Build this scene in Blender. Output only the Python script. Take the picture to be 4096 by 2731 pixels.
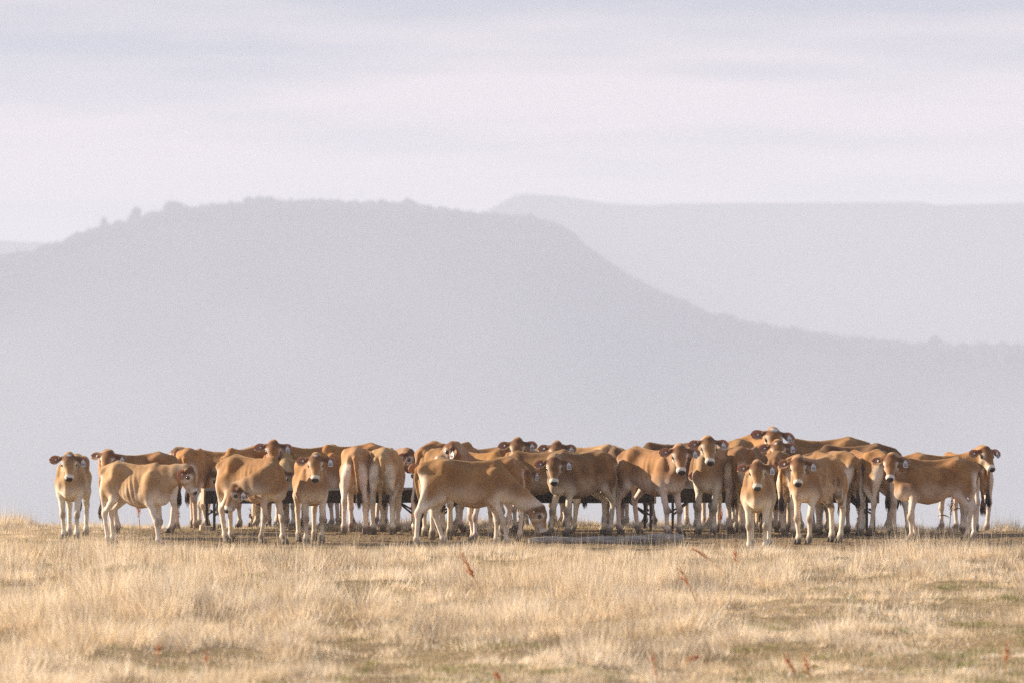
import bpy, bmesh, math, random
import numpy as np
from mathutils import Vector, Matrix

random.seed(7)
rng = np.random.default_rng(7)
scene = bpy.context.scene
COL = scene.collection
for o in list(bpy.data.objects):
    bpy.data.objects.remove(o)

# ------------------------------------------------------------------ camera
FPX = 4905.0            # focal length in pixels of a 1024 px wide frame
EYE = 2.6               # eye height over the crest of the paddock
cam_data = bpy.data.cameras.new('camera')
cam = bpy.data.objects.new('camera', cam_data)
COL.objects.link(cam)
cam.location = (0, 0, EYE)
cam.rotation_euler = (math.radians(90), 0, 0)
cam_data.sensor_width = 36.0
cam_data.lens = 36.0 * FPX / 1024.0
cam_data.clip_start = 0.5
cam_data.clip_end = 20000.0
cam_data.dof.use_dof = True
cam_data.dof.focus_distance = 63.5
cam_data.dof.aperture_fstop = 2.8
scene.camera = cam

# ------------------------------------------------------------------ light
SUN_EL = math.radians(22)
SUN_BACK = math.radians(14)      # how far behind the herd the sun stands
TOSUN = Vector((-math.cos(SUN_BACK) * math.cos(SUN_EL), math.sin(SUN_BACK) * math.cos(SUN_EL), math.sin(SUN_EL)))
sun_data = bpy.data.lights.new('sun', 'SUN')
sun_data.energy = 5.0
sun_data.angle = math.radians(0.8)
sun_data.color = (1.0, 0.85, 0.66)
sun = bpy.data.objects.new('sun', sun_data)
sun.rotation_euler = TOSUN.to_track_quat('Z', 'Y').to_euler()
sun.location = (-30, 30, 40)
COL.objects.link(sun)

world = bpy.data.worlds.new('World')
scene.world = world
world.use_nodes = True
wt = world.node_tree
wt.nodes.clear()
def wn(t, **k):
    n = wt.nodes.new(t)
    for a, b in k.items():
        setattr(n, a, b)
    return n
w_out = wn('ShaderNodeOutputWorld')
w_bg = wn('ShaderNodeBackground')
w_sky = wn('ShaderNodeTexSky', sky_type='NISHITA')
w_sky.sun_disc = False
w_sky.sun_elevation = SUN_EL
w_sky.sun_rotation = math.atan2(TOSUN.x, TOSUN.y)
w_sky.dust_density = 3.0
w_skys = wn('ShaderNodeVectorMath', operation='SCALE')
w_skys.inputs['Scale'].default_value = 0.06
wt.links.new(w_sky.outputs[0], w_skys.inputs[0])
# thin stratus veil: bands of blue-grey and pinkish white cloud
w_tc = wn('ShaderNodeTexCoord')
w_map = wn('ShaderNodeMapping')
w_map.inputs['Scale'].default_value = (9.0, 9.0, 85.0)
w_map.inputs['Rotation'].default_value = (0.0, math.radians(3.0), 0.0)
wt.links.new(w_tc.outputs['Generated'], w_map.inputs[0])
w_noise = wn('ShaderNodeTexNoise')
w_noise.inputs['Scale'].default_value = 1.0
w_noise.inputs['Detail'].default_value = 3.0
w_noise.inputs['Roughness'].default_value = 0.5
wt.links.new(w_map.outputs[0], w_noise.inputs['Vector'])
w_ramp = wn('ShaderNodeValToRGB')
w_ramp.color_ramp.elements[0].position = 0.33
w_ramp.color_ramp.elements[0].color = (0.175, 0.205, 0.265, 1)
w_ramp.color_ramp.elements[1].position = 0.66
w_ramp.color_ramp.elements[1].color = (0.440, 0.372, 0.388, 1)
# more blue-grey cloud with height
w_sep = wn('ShaderNodeSeparateXYZ')
wt.links.new(w_tc.outputs['Generated'], w_sep.inputs[0])
w_h = wn('ShaderNodeMapRange')
w_h.inputs['From Min'].default_value = 0.044
w_h.inputs['From Max'].default_value = 0.072
w_h.inputs['To Min'].default_value = 0.16
w_h.inputs['To Max'].default_value = -0.22
wt.links.new(w_sep.outputs['Z'], w_h.inputs['Value'])
w_add = wn('ShaderNodeMath', operation='ADD')
wt.links.new(w_noise.outputs['Fac'], w_add.inputs[0])
wt.links.new(w_h.outputs[0], w_add.inputs[1])
wt.links.new(w_add.outputs[0], w_ramp.inputs['Fac'])
w_mix = wn('ShaderNodeMix', data_type='RGBA')
w_mix.inputs['Factor'].default_value = 0.85
wt.links.new(w_skys.outputs[0], w_mix.inputs[6])
wt.links.new(w_ramp.outputs[0], w_mix.inputs[7])
wt.links.new(w_mix.outputs[2], w_bg.inputs['Color'])
w_bg.inputs['Strength'].default_value = 1.0
wt.links.new(w_bg.outputs[0], w_out.inputs[0])

scene.view_settings.view_transform = 'Standard'
scene.view_settings.look = 'None'
scene.view_settings.gamma = 1.0
scene.view_settings.use_curve_mapping = False
scene.view_settings.exposure = 1.10
scene.render.engine = 'CYCLES'
scene.cycles.use_denoising = False
scene.cycles.max_bounces = 6
scene.cycles.transparent_max_bounces = 8
scene.cycles.volume_bounces = 1
scene.cycles.use_adaptive_sampling = False
scene.cycles.adaptive_threshold = 0.02

# ------------------------------------------------------------------ helpers
def link(o, parent=None):
    COL.objects.link(o)
    if parent is not None:
        o.parent = parent
    return o

def tag(o, label=None, category=None, group=None, kind=None):
    if label: o['label'] = label
    if category: o['category'] = category
    if group: o['group'] = group
    if kind: o['kind'] = kind
    return o

def np_mesh(name, V, F, smooth=True, col=None, mats=(), mat_idx=None):
    """V (n,3) float, F (m,k) int with k = 3 or 4; col (n,3) linear vertex colour."""
    V = np.ascontiguousarray(V, dtype=np.float32)
    F = np.ascontiguousarray(F, dtype=np.int32)
    me = bpy.data.meshes.new(name)
    n, (m, k) = len(V), F.shape
    me.vertices.add(n)
    me.vertices.foreach_set('co', V.ravel())
    me.loops.add(m * k)
    me.loops.foreach_set('vertex_index', F.ravel())
    me.polygons.add(m)
    me.polygons.foreach_set('loop_start', np.arange(0, m * k, k, dtype=np.int32))
    me.polygons.foreach_set('loop_total', np.full(m, k, dtype=np.int32))
    if mat_idx is not None:
        me.polygons.foreach_set('material_index', np.ascontiguousarray(mat_idx, dtype=np.int32))
    me.polygons.foreach_set('use_smooth', np.full(m, smooth, dtype=bool))
    if col is not None:
        a = me.color_attributes.new('coat', 'FLOAT_COLOR', 'POINT')
        c4 = np.ones((n, 4), dtype=np.float32)
        c4[:, :3] = col
        a.data.foreach_set('color', c4.ravel())
    for mt in mats:
        me.materials.append(mt)
    me.update(calc_edges=True)
    return me

def bm_mesh(name, bm, mats=(), smooth=False):
    me = bpy.data.meshes.new(name)
    bm.normal_update()
    bm.to_mesh(me)
    bm.free()
    for mt in mats:
        me.materials.append(mt)
    if smooth:
        me.polygons.foreach_set('use_smooth', np.ones(len(me.polygons), dtype=bool))
    return me

def bm_box(bm, c, s, rot=None, taper=1.0, mi=0):
    vs = []
    for z in (-1, 1):
        for x, y in ((-1, -1), (1, -1), (1, 1), (-1, 1)):
            t = taper if z < 0 else 1.0
            p = Vector((x * s[0] / 2 * t, y * s[1] / 2 * t, z * s[2] / 2))
            if rot is not None:
                p = rot @ p
            vs.append(bm.verts.new(p + Vector(c)))
    fs = [(3, 2, 1, 0), (4, 5, 6, 7), (0, 1, 5, 4), (1, 2, 6, 5), (2, 3, 7, 6), (3, 0, 4, 7)]
    for f in fs:
        fc = bm.faces.new([vs[i] for i in f])
        fc.material_index = mi

def bm_bar(bm, a, b, w, t=None, mi=0):
    a, b = Vector(a), Vector(b)
    d = b - a
    q = d.to_track_quat('Z', 'Y').to_matrix()
    bm_box(bm, (a + b) / 2, (w, t or w, d.length), q, mi=mi)

def bm_tube(bm, pts, radii, seg=6, cap=True, mi=0):
    rings = []
    n = len(pts)
    for i in range(n):
        a = Vector(pts[max(0, i - 1)]); b = Vector(pts[min(n - 1, i + 1)])
        d = (b - a).normalized() if (b - a).length > 1e-6 else Vector((0, 0, 1))
        q = d.to_track_quat('Z', 'Y').to_matrix()
        ring = []
        for j in range(seg):
            an = 2 * math.pi * j / seg
            ring.append(bm.verts.new(Vector(pts[i]) + q @ Vector((math.cos(an) * radii[i], math.sin(an) * radii[i], 0))))
        rings.append(ring)
    for i in range(n - 1):
        for j in range(seg):
            f = bm.faces.new((rings[i][j], rings[i][(j + 1) % seg], rings[i + 1][(j + 1) % seg], rings[i + 1][j]))
            f.material_index = mi
    if cap:
        bm.faces.new(list(reversed(rings[0]))).material_index = mi
        bm.faces.new(rings[-1]).material_index = mi

def smooth01(a, b, x):
    t = np.clip((x - a) / (b - a), 0, 1)
    return t * t * (3 - 2 * t)

def value_noise(x, y, seed=0, scale=1.0):
    """cheap tileable-free 2D value noise in [0,1], numpy arrays."""
    r = np.random.default_rng(seed).random((256, 256)).astype(np.float32)
    x = np.asarray(x, dtype=np.float64) / scale + 1000.0
    y = np.asarray(y, dtype=np.float64) / scale + 1000.0
    xi = np.floor(x).astype(int); yi = np.floor(y).astype(int)
    fx = x - xi; fy = y - yi
    fx = fx * fx * (3 - 2 * fx); fy = fy * fy * (3 - 2 * fy)
    g = lambda a, b: r[a & 255, b & 255]
    return (g(xi, yi) * (1 - fx) + g(xi + 1, yi) * fx) * (1 - fy) + (g(xi, yi + 1) * (1 - fx) + g(xi + 1, yi + 1) * fx) * fy

def px2x(px, d):                     # photo column (4096 wide) -> metres across at distance d
    return (px / 4.0 - 512.0) / FPX * d

def row2d(py):                       # photo row of a foot on the flat paddock -> distance
    return EYE * FPX / (py / 4.0 - 341.0)

# ------------------------------------------------------------------ materials
def mat(name):
    m = bpy.data.materials.new(name)
    m.use_nodes = True
    nt = m.node_tree
    nt.nodes.clear()
    out = nt.nodes.new('ShaderNodeOutputMaterial')
    return m, nt, out

def simple_mat(name, col, rough=0.6, metal=0.0, noise=None, bump=0.0, spec=0.5, coat=0.0, stretch=None):
    m, nt, out = mat(name)
    p = nt.nodes.new('ShaderNodeBsdfPrincipled')
    p.inputs['Roughness'].default_value = rough
    p.inputs['Metallic'].default_value = metal
    p.inputs['Specular IOR Level'].default_value = spec
    p.inputs['Coat Weight'].default_value = coat
    p.inputs['Base Color'].default_value = (*col, 1)
    if noise:
        sc, amt, col2 = noise
        tc = nt.nodes.new('ShaderNodeTexCoord')
        nz = nt.nodes.new('ShaderNodeTexNoise')
        nz.inputs['Scale'].default_value = sc
        nz.inputs['Detail'].default_value = 6
        nz.inputs['Roughness'].default_value = 0.65
        if stretch:
            mp = nt.nodes.new('ShaderNodeMapping'); mp.inputs['Scale'].default_value = stretch
            nt.links.new(tc.outputs['Object'], mp.inputs[0]); nt.links.new(mp.outputs[0], nz.inputs['Vector'])
        else:
            nt.links.new(tc.outputs['Object'], nz.inputs['Vector'])
        rp = nt.nodes.new('ShaderNodeValToRGB')
        rp.color_ramp.elements[0].position = 0.5 - amt
        rp.color_ramp.elements[1].position = 0.5 + amt
        rp.color_ramp.elements[0].color = (*col, 1)
        rp.color_ramp.elements[1].color = (*col2, 1)
        nt.links.new(nz.outputs['Fac'], rp.inputs['Fac'])
        nt.links.new(rp.outputs[0], p.inputs['Base Color'])
        if bump:
            b = nt.nodes.new('ShaderNodeBump')
            b.inputs['Strength'].default_value = bump
            b.inputs['Distance'].default_value = 0.02
            nt.links.new(nz.outputs['Fac'], b.inputs['Height'])
            nt.links.new(b.outputs[0], p.inputs['Normal'])
    nt.links.new(p.outputs[0], out.inputs[0])
    return m

def coat_material():
    m, nt, out = mat('calf_coat')
    p = nt.nodes.new('ShaderNodeBsdfPrincipled')
    at = nt.nodes.new('ShaderNodeAttribute'); at.attribute_name = 'coat'
    tc = nt.nodes.new('ShaderNodeTexCoord')
    mp = nt.nodes.new('ShaderNodeMapping')
    mp.inputs['Scale'].default_value = (28, 60, 28)
    mp.inputs['Rotation'].default_value = (0, 0.7, 0)
    nt.links.new(tc.outputs['Object'], mp.inputs[0])
    nz = nt.nodes.new('ShaderNodeTexNoise')
    nz.inputs['Scale'].default_value = 1.0; nz.inputs['Detail'].default_value = 5
    nz.inputs['Roughness'].default_value = 0.7
    nt.links.new(mp.outputs[0], nz.inputs['Vector'])
    nb = nt.nodes.new('ShaderNodeTexNoise')
    nb.inputs['Scale'].default_value = 6.0; nb.inputs['Detail'].default_value = 3
    nt.links.new(tc.outputs['Object'], nb.inputs['Vector'])
    mr = nt.nodes.new('ShaderNodeMapRange')
    mr.inputs['From Min'].default_value = 0.3; mr.inputs['From Max'].default_value = 0.7
    mr.inputs['To Min'].default_value = 0.82; mr.inputs['To Max'].default_value = 1.14
    nt.links.new(nz.outputs['Fac'], mr.inputs['Value'])
    mr2 = nt.nodes.new('ShaderNodeMapRange')
    mr2.inputs['From Min'].default_value = 0.3; mr2.inputs['From Max'].default_value = 0.7
    mr2.inputs['To Min'].default_value = 0.88; mr2.inputs['To Max'].default_value = 1.10
    nt.links.new(nb.outputs['Fac'], mr2.inputs['Value'])
    mu = nt.nodes.new('ShaderNodeMath'); mu.operation = 'MULTIPLY'
    nt.links.new(mr.outputs[0], mu.inputs[0]); nt.links.new(mr2.outputs[0], mu.inputs[1])
    vs = nt.nodes.new('ShaderNodeVectorMath'); vs.operation = 'SCALE'
    nt.links.new(at.outputs['Color'], vs.inputs[0]); nt.links.new(mu.outputs[0], vs.inputs['Scale'])
    nt.links.new(vs.outputs[0], p.inputs['Base Color'])
    p.inputs['Roughness'].default_value = 0.75
    p.inputs['Specular IOR Level'].default_value = 0.25
    p.inputs['Sheen Weight'].default_value = 0.25
    p.inputs['Sheen Roughness'].default_value = 0.4
    p.inputs['Sheen Tint'].default_value = (1.0, 0.78, 0.50, 1)
    b = nt.nodes.new('ShaderNodeBump')
    b.inputs['Strength'].default_value = 0.35
    b.inputs['Distance'].default_value = 0.012
    nt.links.new(nz.outputs['Fac'], b.inputs['Height'])
    nt.links.new(b.outputs[0], p.inputs['Normal'])
    nt.links.new(p.outputs[0], out.inputs[0])
    return m

def leafy_mat(name, col=None, attr=None, trans=0.4, rough=0.7, tint=(1, 1, 1)):
    """thin material that lets light through from behind (grass, ears, leaves)."""
    m, nt, out = mat(name)
    d = nt.nodes.new('ShaderNodeBsdfPrincipled')
    d.inputs['Roughness'].default_value = rough
    d.inputs['Specular IOR Level'].default_value = 0.25
    t = nt.nodes.new('ShaderNodeBsdfTranslucent')
    mx = nt.nodes.new('ShaderNodeMixShader'); mx.inputs[0].default_value = trans
    if attr:
        a = nt.nodes.new('ShaderNodeAttribute'); a.attribute_name = attr
        nt.links.new(a.outputs['Color'], d.inputs['Base Color'])
        tm = nt.nodes.new('ShaderNodeMix'); tm.data_type = 'RGBA'; tm.blend_type = 'MULTIPLY'
        tm.inputs['Factor'].default_value = 1
        tm.inputs[7].default_value = (*tint, 1)
        nt.links.new(a.outputs['Color'], tm.inputs[6])
        nt.links.new(tm.outputs[2], t.inputs['Color'])
    else:
        d.inputs['Base Color'].default_value = (*col, 1)
        t.inputs['Color'].default_value = (col[0] * tint[0], col[1] * tint[1], col[2] * tint[2], 1)
    nt.links.new(d.outputs[0], mx.inputs[1]); nt.links.new(t.outputs[0], mx.inputs[2])
    nt.links.new(mx.outputs[0], out.inputs[0])
    return m

M_COAT = coat_material()
M_EAR_OUT = leafy_mat('ear_outer_fur', attr='coat', trans=0.2, tint=(1.5, 0.75, 0.4))
M_EAR_IN = leafy_mat('ear_inner_skin', attr='coat', trans=0.32, tint=(1.9, 0.60, 0.30))
M_EYE = simple_mat('dark_eye', (0.012, 0.009, 0.008), rough=0.12, coat=0.6)
M_NOSE = simple_mat('wet_black_nose', (0.018, 0.017, 0.018), rough=0.32, noise=(90, 0.2, (0.035, 0.033, 0.035)), bump=0.3)
M_HOOF = simple_mat('dark_hoof', (0.045, 0.036, 0.028), rough=0.6, noise=(30, 0.2, (0.11, 0.085, 0.06)), bump=0.3)
M_TAG = simple_mat('white_tag', (0.62, 0.62, 0.62), rough=0.45)
M_TAGINK = simple_mat('black_tag_ink', (0.03, 0.03, 0.04), rough=0.6)
M_TUFT = simple_mat('dark_tail_hair', (0.035, 0.024, 0.018), rough=0.6, noise=(40, 0.2, (0.10, 0.06, 0.035)))
M_TUFT_RED = simple_mat('brown_tail_hair', (0.12, 0.06, 0.03), rough=0.6, noise=(40, 0.2, (0.24, 0.12, 0.05)))
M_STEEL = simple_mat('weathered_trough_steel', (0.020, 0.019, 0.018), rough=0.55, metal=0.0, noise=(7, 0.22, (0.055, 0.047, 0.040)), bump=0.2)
M_RIM = simple_mat('worn_trough_rim', (0.16, 0.16, 0.16), rough=0.4, metal=0.3, noise=(12, 0.2, (0.30, 0.30, 0.29)))
M_ENDPLATE = simple_mat('pale_trough_end', (0.34, 0.25, 0.17), rough=0.6, noise=(9, 0.25, (0.46, 0.36, 0.26)), bump=0.2)
M_LOG = simple_mat('grey_weathered_wood', (0.17, 0.15, 0.13), rough=0.85, noise=(14, 0.16, (0.46, 0.42, 0.38)), bump=0.8, stretch=(0.16, 1.6, 1.6))
M_LOGEND = simple_mat('dark_cracked_log_end', (0.10, 0.085, 0.07), rough=0.9, noise=(30, 0.25, (0.22, 0.19, 0.16)), bump=0.8)
M_BLOCK = simple_mat('pale_sawn_wood', (0.50, 0.37, 0.24), rough=0.8, noise=(22, 0.25, (0.62, 0.48, 0.33)), bump=0.4)
M_DUNG = simple_mat('dry_dung', (0.045, 0.030, 0.018), rough=0.9, noise=(30, 0.25, (0.12, 0.08, 0.045)), bump=0.8)
M_DOCK = leafy_mat('rusty_dock_seed', (0.46, 0.20, 0.08), trans=0.4, tint=(1.3, 0.8, 0.6))
M_DOCKSTEM = simple_mat('dock_stem', (0.45, 0.24, 0.11), rough=0.8)
M_DOCKLEAF = leafy_mat('dock_leaf', (0.34, 0.26, 0.06), trans=0.4, tint=(1.2, 1.0, 0.5))

# ------------------------------------------------------------------ ground
def crest_y(x):
    return 67.9 - 0.24 * np.clip(x, 0, 8) + 0.30 * np.sin(np.asarray(x) * 0.55 + 1.0)

def ground_h(x, y):
    x = np.asarray(x, dtype=np.float64); y = np.asarray(y, dtype=np.float64)
    b = 0.12 * (value_noise(x, y, 3, 5.0) - 0.5) + 0.17 * (value_noise(x, y, 4, 1.5) - 0.5) + 0.09 * (value_noise(x, y, 5, 0.55) - 0.5)
    # tracks worn through the grass
    calm = 1 - 0.88 * smooth01(57, 61, y) * (1 - smooth01(73, 76, y))
    far = 1 - smooth01(90, 200, y)
    h = b * calm * far
    over = np.maximum(y - crest_y(x), 0)
    drop = np.where(over < 8, 0.009 * over ** 2, 0.576 + 0.144 * (over - 8))
    drop = np.minimum(drop, 118 + 0.0 * over)
    return h - drop

def build_ground():
    ys = np.concatenate([np.linspace(-60, 28, 12), np.arange(29, 76, 0.16), np.linspace(76.5, 110, 24), np.geomspace(115, 2400, 26), np.geomspace(2700, 12000, 8)])
    xs = np.concatenate([-np.geomspace(6200, 12, 26), np.arange(-11, 11.01, 0.2), np.geomspace(12, 6200, 26)])
    X, Y = np.meshgrid(xs, ys)
    Z = ground_h(X, Y)
    ny, nx = X.shape
    V = np.stack([X.ravel(), Y.ravel(), Z.ravel()], 1)
    i = np.arange(ny * nx).reshape(ny, nx)
    F = np.stack([i[:-1, :-1], i[:-1, 1:], i[1:, 1:], i[1:, :-1]], -1).reshape(-1, 4)
    m, nt, out = mat('dry_pasture')
    p = nt.nodes.new('ShaderNodeBsdfPrincipled'); p.inputs['Roughness'].default_value = 0.95
    p.inputs['Specular IOR Level'].default_value = 0.1
    at = nt.nodes.new('ShaderNodeAttribute'); at.attribute_name = 'coat'
    tc = nt.nodes.new('ShaderNodeTexCoord')
    nz = nt.nodes.new('ShaderNodeTexNoise'); nz.inputs['Scale'].default_value = 9; nz.inputs['Detail'].default_value = 8; nz.inputs['Roughness'].default_value = 0.75
    nt.links.new(tc.outputs['Object'], nz.inputs['Vector'])
    mr = nt.nodes.new('ShaderNodeMapRange')
    mr.inputs['From Min'].default_value = 0.3; mr.inputs['From Max'].default_value = 0.7
    mr.inputs['To Min'].default_value = 0.50; mr.inputs['To Max'].default_value = 1.45
    nt.links.new(nz.outputs['Fac'], mr.inputs['Value'])
    vs = nt.nodes.new('ShaderNodeVectorMath'); vs.operation = 'SCALE'
    nt.links.new(at.outputs['Color'], vs.inputs[0]); nt.links.new(mr.outputs[0], vs.inputs['Scale'])
    nt.links.new(vs.outputs[0], p.inputs['Base Color'])
    b = nt.nodes.new('ShaderNodeBump'); b.inputs['Strength'].default_value = 0.9; b.inputs['Distance'].default_value = 0.05
    nt.links.new(nz.outputs['Fac'], b.inputs['Height']); nt.links.new(b.outputs[0], p.inputs['Normal'])
    nt.links.new(p.outputs[0], out.inputs[0])
    soil = bare_soil(X.ravel(), Y.ravel())
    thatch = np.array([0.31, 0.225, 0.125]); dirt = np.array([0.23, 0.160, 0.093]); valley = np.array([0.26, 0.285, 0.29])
    c = thatch * (1 - soil[:, None]) + dirt * soil[:, None]
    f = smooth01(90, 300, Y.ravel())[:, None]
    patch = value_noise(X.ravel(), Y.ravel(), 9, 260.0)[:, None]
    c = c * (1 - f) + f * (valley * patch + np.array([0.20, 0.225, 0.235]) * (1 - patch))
    o = bpy.data.objects.new('ground', np_mesh('ground', V, F, True, c, [m]))
    link(o); tag(o, kind='structure', label='dry pasture ground with trampled soil under the herd')

def bare_soil(x, y):
    """0..1 where the herd has trampled the turf."""
    x = np.asarray(x); y = np.asarray(y)
    n = value_noise(x, y, 11, 1.3) * 0.6 + value_noise(x, y, 12, 0.45) * 0.4
    edge = 61.6 + 1.6 * (value_noise(x, y * 0.3, 13, 2.2) - 0.5) + 1.6 * smooth01(-3.6, -5.2, x) - 0.6 * smooth01(3, 5.5, x)
    s = smooth01(edge - 0.5, edge + 0.9, y) * (1 - smooth01(67.6, 68.8, y))
    s *= smooth01(-6.2, -4.6, x) 
    s = s * (0.55 + 0.8 * n)
    # worn paths running towards the viewer
    cx = -1.55 + 0.05 * (y - 40) * 0 - 0.028 * (y - 37) ** 1.0 * 0.9
    p1 = np.exp(-((x - (-1.05 - 0.05 * (y - 37))) / (0.22 + 0.02 * (y - 37) * 0)) ** 2) * (1 - smooth01(55, 61, y)) * 0.5
    p2 = np.exp(-((x - (-2.75 + 0.02 * (y - 45))) / 0.3) ** 2) * smooth01(44, 48, y) * (1 - smooth01(60, 63, y)) * 0.45
    return np.clip(np.maximum(s, np.maximum(p1, p2) * (0.4 + 0.9 * n)), 0, 1)

build_ground()

# ------------------------------------------------------------------ far hills, forest, haze
def interp_px(pts, x):
    p = np.array(pts, dtype=float)
    return np.interp(x, p[:, 0], p[:, 1])

RIDGE1 = [(-900, 1300), (-300, 1165), (0, 1090), (200, 1045), (418, 965), (557, 918), (697, 894), (820, 878), (1045, 865), (1250, 862), (1567, 868), (1700, 888), (1968, 914),
          (2120, 925), (2246, 962), (2351, 1060), (2440, 1122), (2525, 1182), (2680, 1256), (2821, 1316), (2980, 1350), (3117, 1364), (3274, 1396), (3560, 1420), (3814, 1440), (3970, 1422), (4096, 1432), (4500, 1450), (5200, 1490)]
RIDGE2 = [(1500, 1120), (1750, 960), (1915, 862), (2072, 776), (2247, 785), (2420, 812), (2577, 821), (2700, 815), (2874, 812), (3300, 810), (3692, 808), (3744, 820), (4096, 812), (4600, 820), (5400, 900)]
RIDGE3 = [(-1600, 960), (-300, 962), (0, 962), (174, 968), (420, 1000), (700, 1120)]

def hill_mesh(name, ridge, d0, d_front, base_z, seed, x0, x1, nx, nface):
    px = np.linspace(x0, x1, nx)
    ry = interp_px(ridge, px)
    zr = EYE + (341 - ry / 4) / FPX * d0
    X0 = (px / 4 - 512) / FPX * d0
    t = np.concatenate([np.linspace(0, 1, nface), np.linspace(1.03, 2.0, 10)])
    ker = np.exp(-np.linspace(-2.2, 2.2, 61) ** 2); ker /= ker.sum()
    zs = np.convolve(np.pad(zr, 30, mode='edge'), ker, mode='valid')
    zr0 = zr
    rows = []
    for tt in t:
        k_ = min(tt, 1.0) ** 4
        zr = zs * (1 - k_) + zr0 * k_
        if tt <= 1:
            prof = tt ** 1.15 * (1 - 0.0 * tt)
            yy = d_front + (d0 - d_front) * tt
            zz = base_z + (zr - base_z) * (math.sin(prof * math.pi / 2) ** 1.1)
        else:
            yy = d0 + (tt - 1) * 900
            zz = base_z + (zr - base_z) * (math.cos((tt - 1) * math.pi / 2) ** 1.3)
        yv = yy + 60 * (value_noise(X0, X0 * 0 + tt * 500, seed, 300) - 0.5)
        nz = 14 * (value_noise(X0, yv, seed + 1, 220) - 0.5) * (1 - abs(1 - tt)) * (0 if tt == 1 else 1)
        rows.append(np.stack([X0, yv, np.broadcast_to(zz, X0.shape) + nz * min(1, abs(1 - tt) * 4)], 1))
    V = np.concatenate(rows)
    ny = len(t)
    i = np.arange(ny * nx).reshape(ny, nx)
    F = np.stack([i[:-1, :-1], i[:-1, 1:], i[1:, 1:], i[1:, :-1]], -1).reshape(-1, 4)
    return V, F, V.reshape(ny, nx, 3), nface

HILL_D = 4000.0
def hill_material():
    """colours come with the mesh: woods on the upper slopes, lower pasture painted pale blue-grey as mist."""
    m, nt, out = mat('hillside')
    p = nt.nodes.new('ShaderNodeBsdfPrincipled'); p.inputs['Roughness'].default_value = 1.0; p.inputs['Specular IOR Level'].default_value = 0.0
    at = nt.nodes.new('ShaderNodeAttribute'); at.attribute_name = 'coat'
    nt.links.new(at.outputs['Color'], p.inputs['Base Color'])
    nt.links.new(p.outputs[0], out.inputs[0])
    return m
def hill_cover_mist(V, ny, nx, nface):
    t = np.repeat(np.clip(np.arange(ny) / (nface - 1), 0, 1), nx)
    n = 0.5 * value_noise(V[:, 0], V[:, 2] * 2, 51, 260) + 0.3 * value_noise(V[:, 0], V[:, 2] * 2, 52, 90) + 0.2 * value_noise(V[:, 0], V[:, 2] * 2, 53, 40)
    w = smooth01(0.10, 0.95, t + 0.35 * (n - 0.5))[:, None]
    return np.array([0.29, 0.31, 0.31]) * (1 - w) + np.array([0.022, 0.028, 0.022]) * w  # pale base colour is painted mist, giving way to dark woods above
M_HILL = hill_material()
M_FOREST = simple_mat('far_forest', (0.030, 0.042, 0.026), rough=1.0, noise=(0.03, 0.2, (0.060, 0.072, 0.040)), spec=0.0)
M_TRUNK = simple_mat('far_trunk', (0.07, 0.055, 0.04), rough=1.0, spec=0.0)

V, F, _g, _n = hill_mesh('hill', RIDGE1, HILL_D, 3050, -121, 21, -900, 5200, 240, 30)
G1, NF1 = _g, _n
tag(link(bpy.data.objects.new('hill', np_mesh('hill', V, F, True, hill_cover_mist(V, _g.shape[0], _g.shape[1], _n), [M_HILL]))), 'wooded hill with a rounded top and a long slope to the right', kind='structure')
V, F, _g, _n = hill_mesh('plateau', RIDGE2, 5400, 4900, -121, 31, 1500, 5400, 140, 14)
tag(link(bpy.data.objects.new('hill', np_mesh('hill', V, F, True, hill_cover_mist(V, _g.shape[0], _g.shape[1], _n), [M_HILL]))), 'flat topped ridge fading into the haze at right', kind='structure')
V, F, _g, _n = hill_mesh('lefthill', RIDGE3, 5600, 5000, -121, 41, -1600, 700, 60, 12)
tag(link(bpy.data.objects.new('hill', np_mesh('hill', V, F, True, hill_cover_mist(V, _g.shape[0], _g.shape[1], _n), [M_HILL]))), 'very faint low hill at the far left edge', kind='structure')

def ico_arr(sub=1):
    bm = bmesh.new(); bmesh.ops.create_icosphere(bm, subdivisions=sub, radius=1.0)
    bm.verts.ensure_lookup_table()
    v = np.array([x.co[:] for x in bm.verts]); f = np.array([[a.index for a in q.verts] for q in bm.faces])
    bm.free(); return v, f

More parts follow.
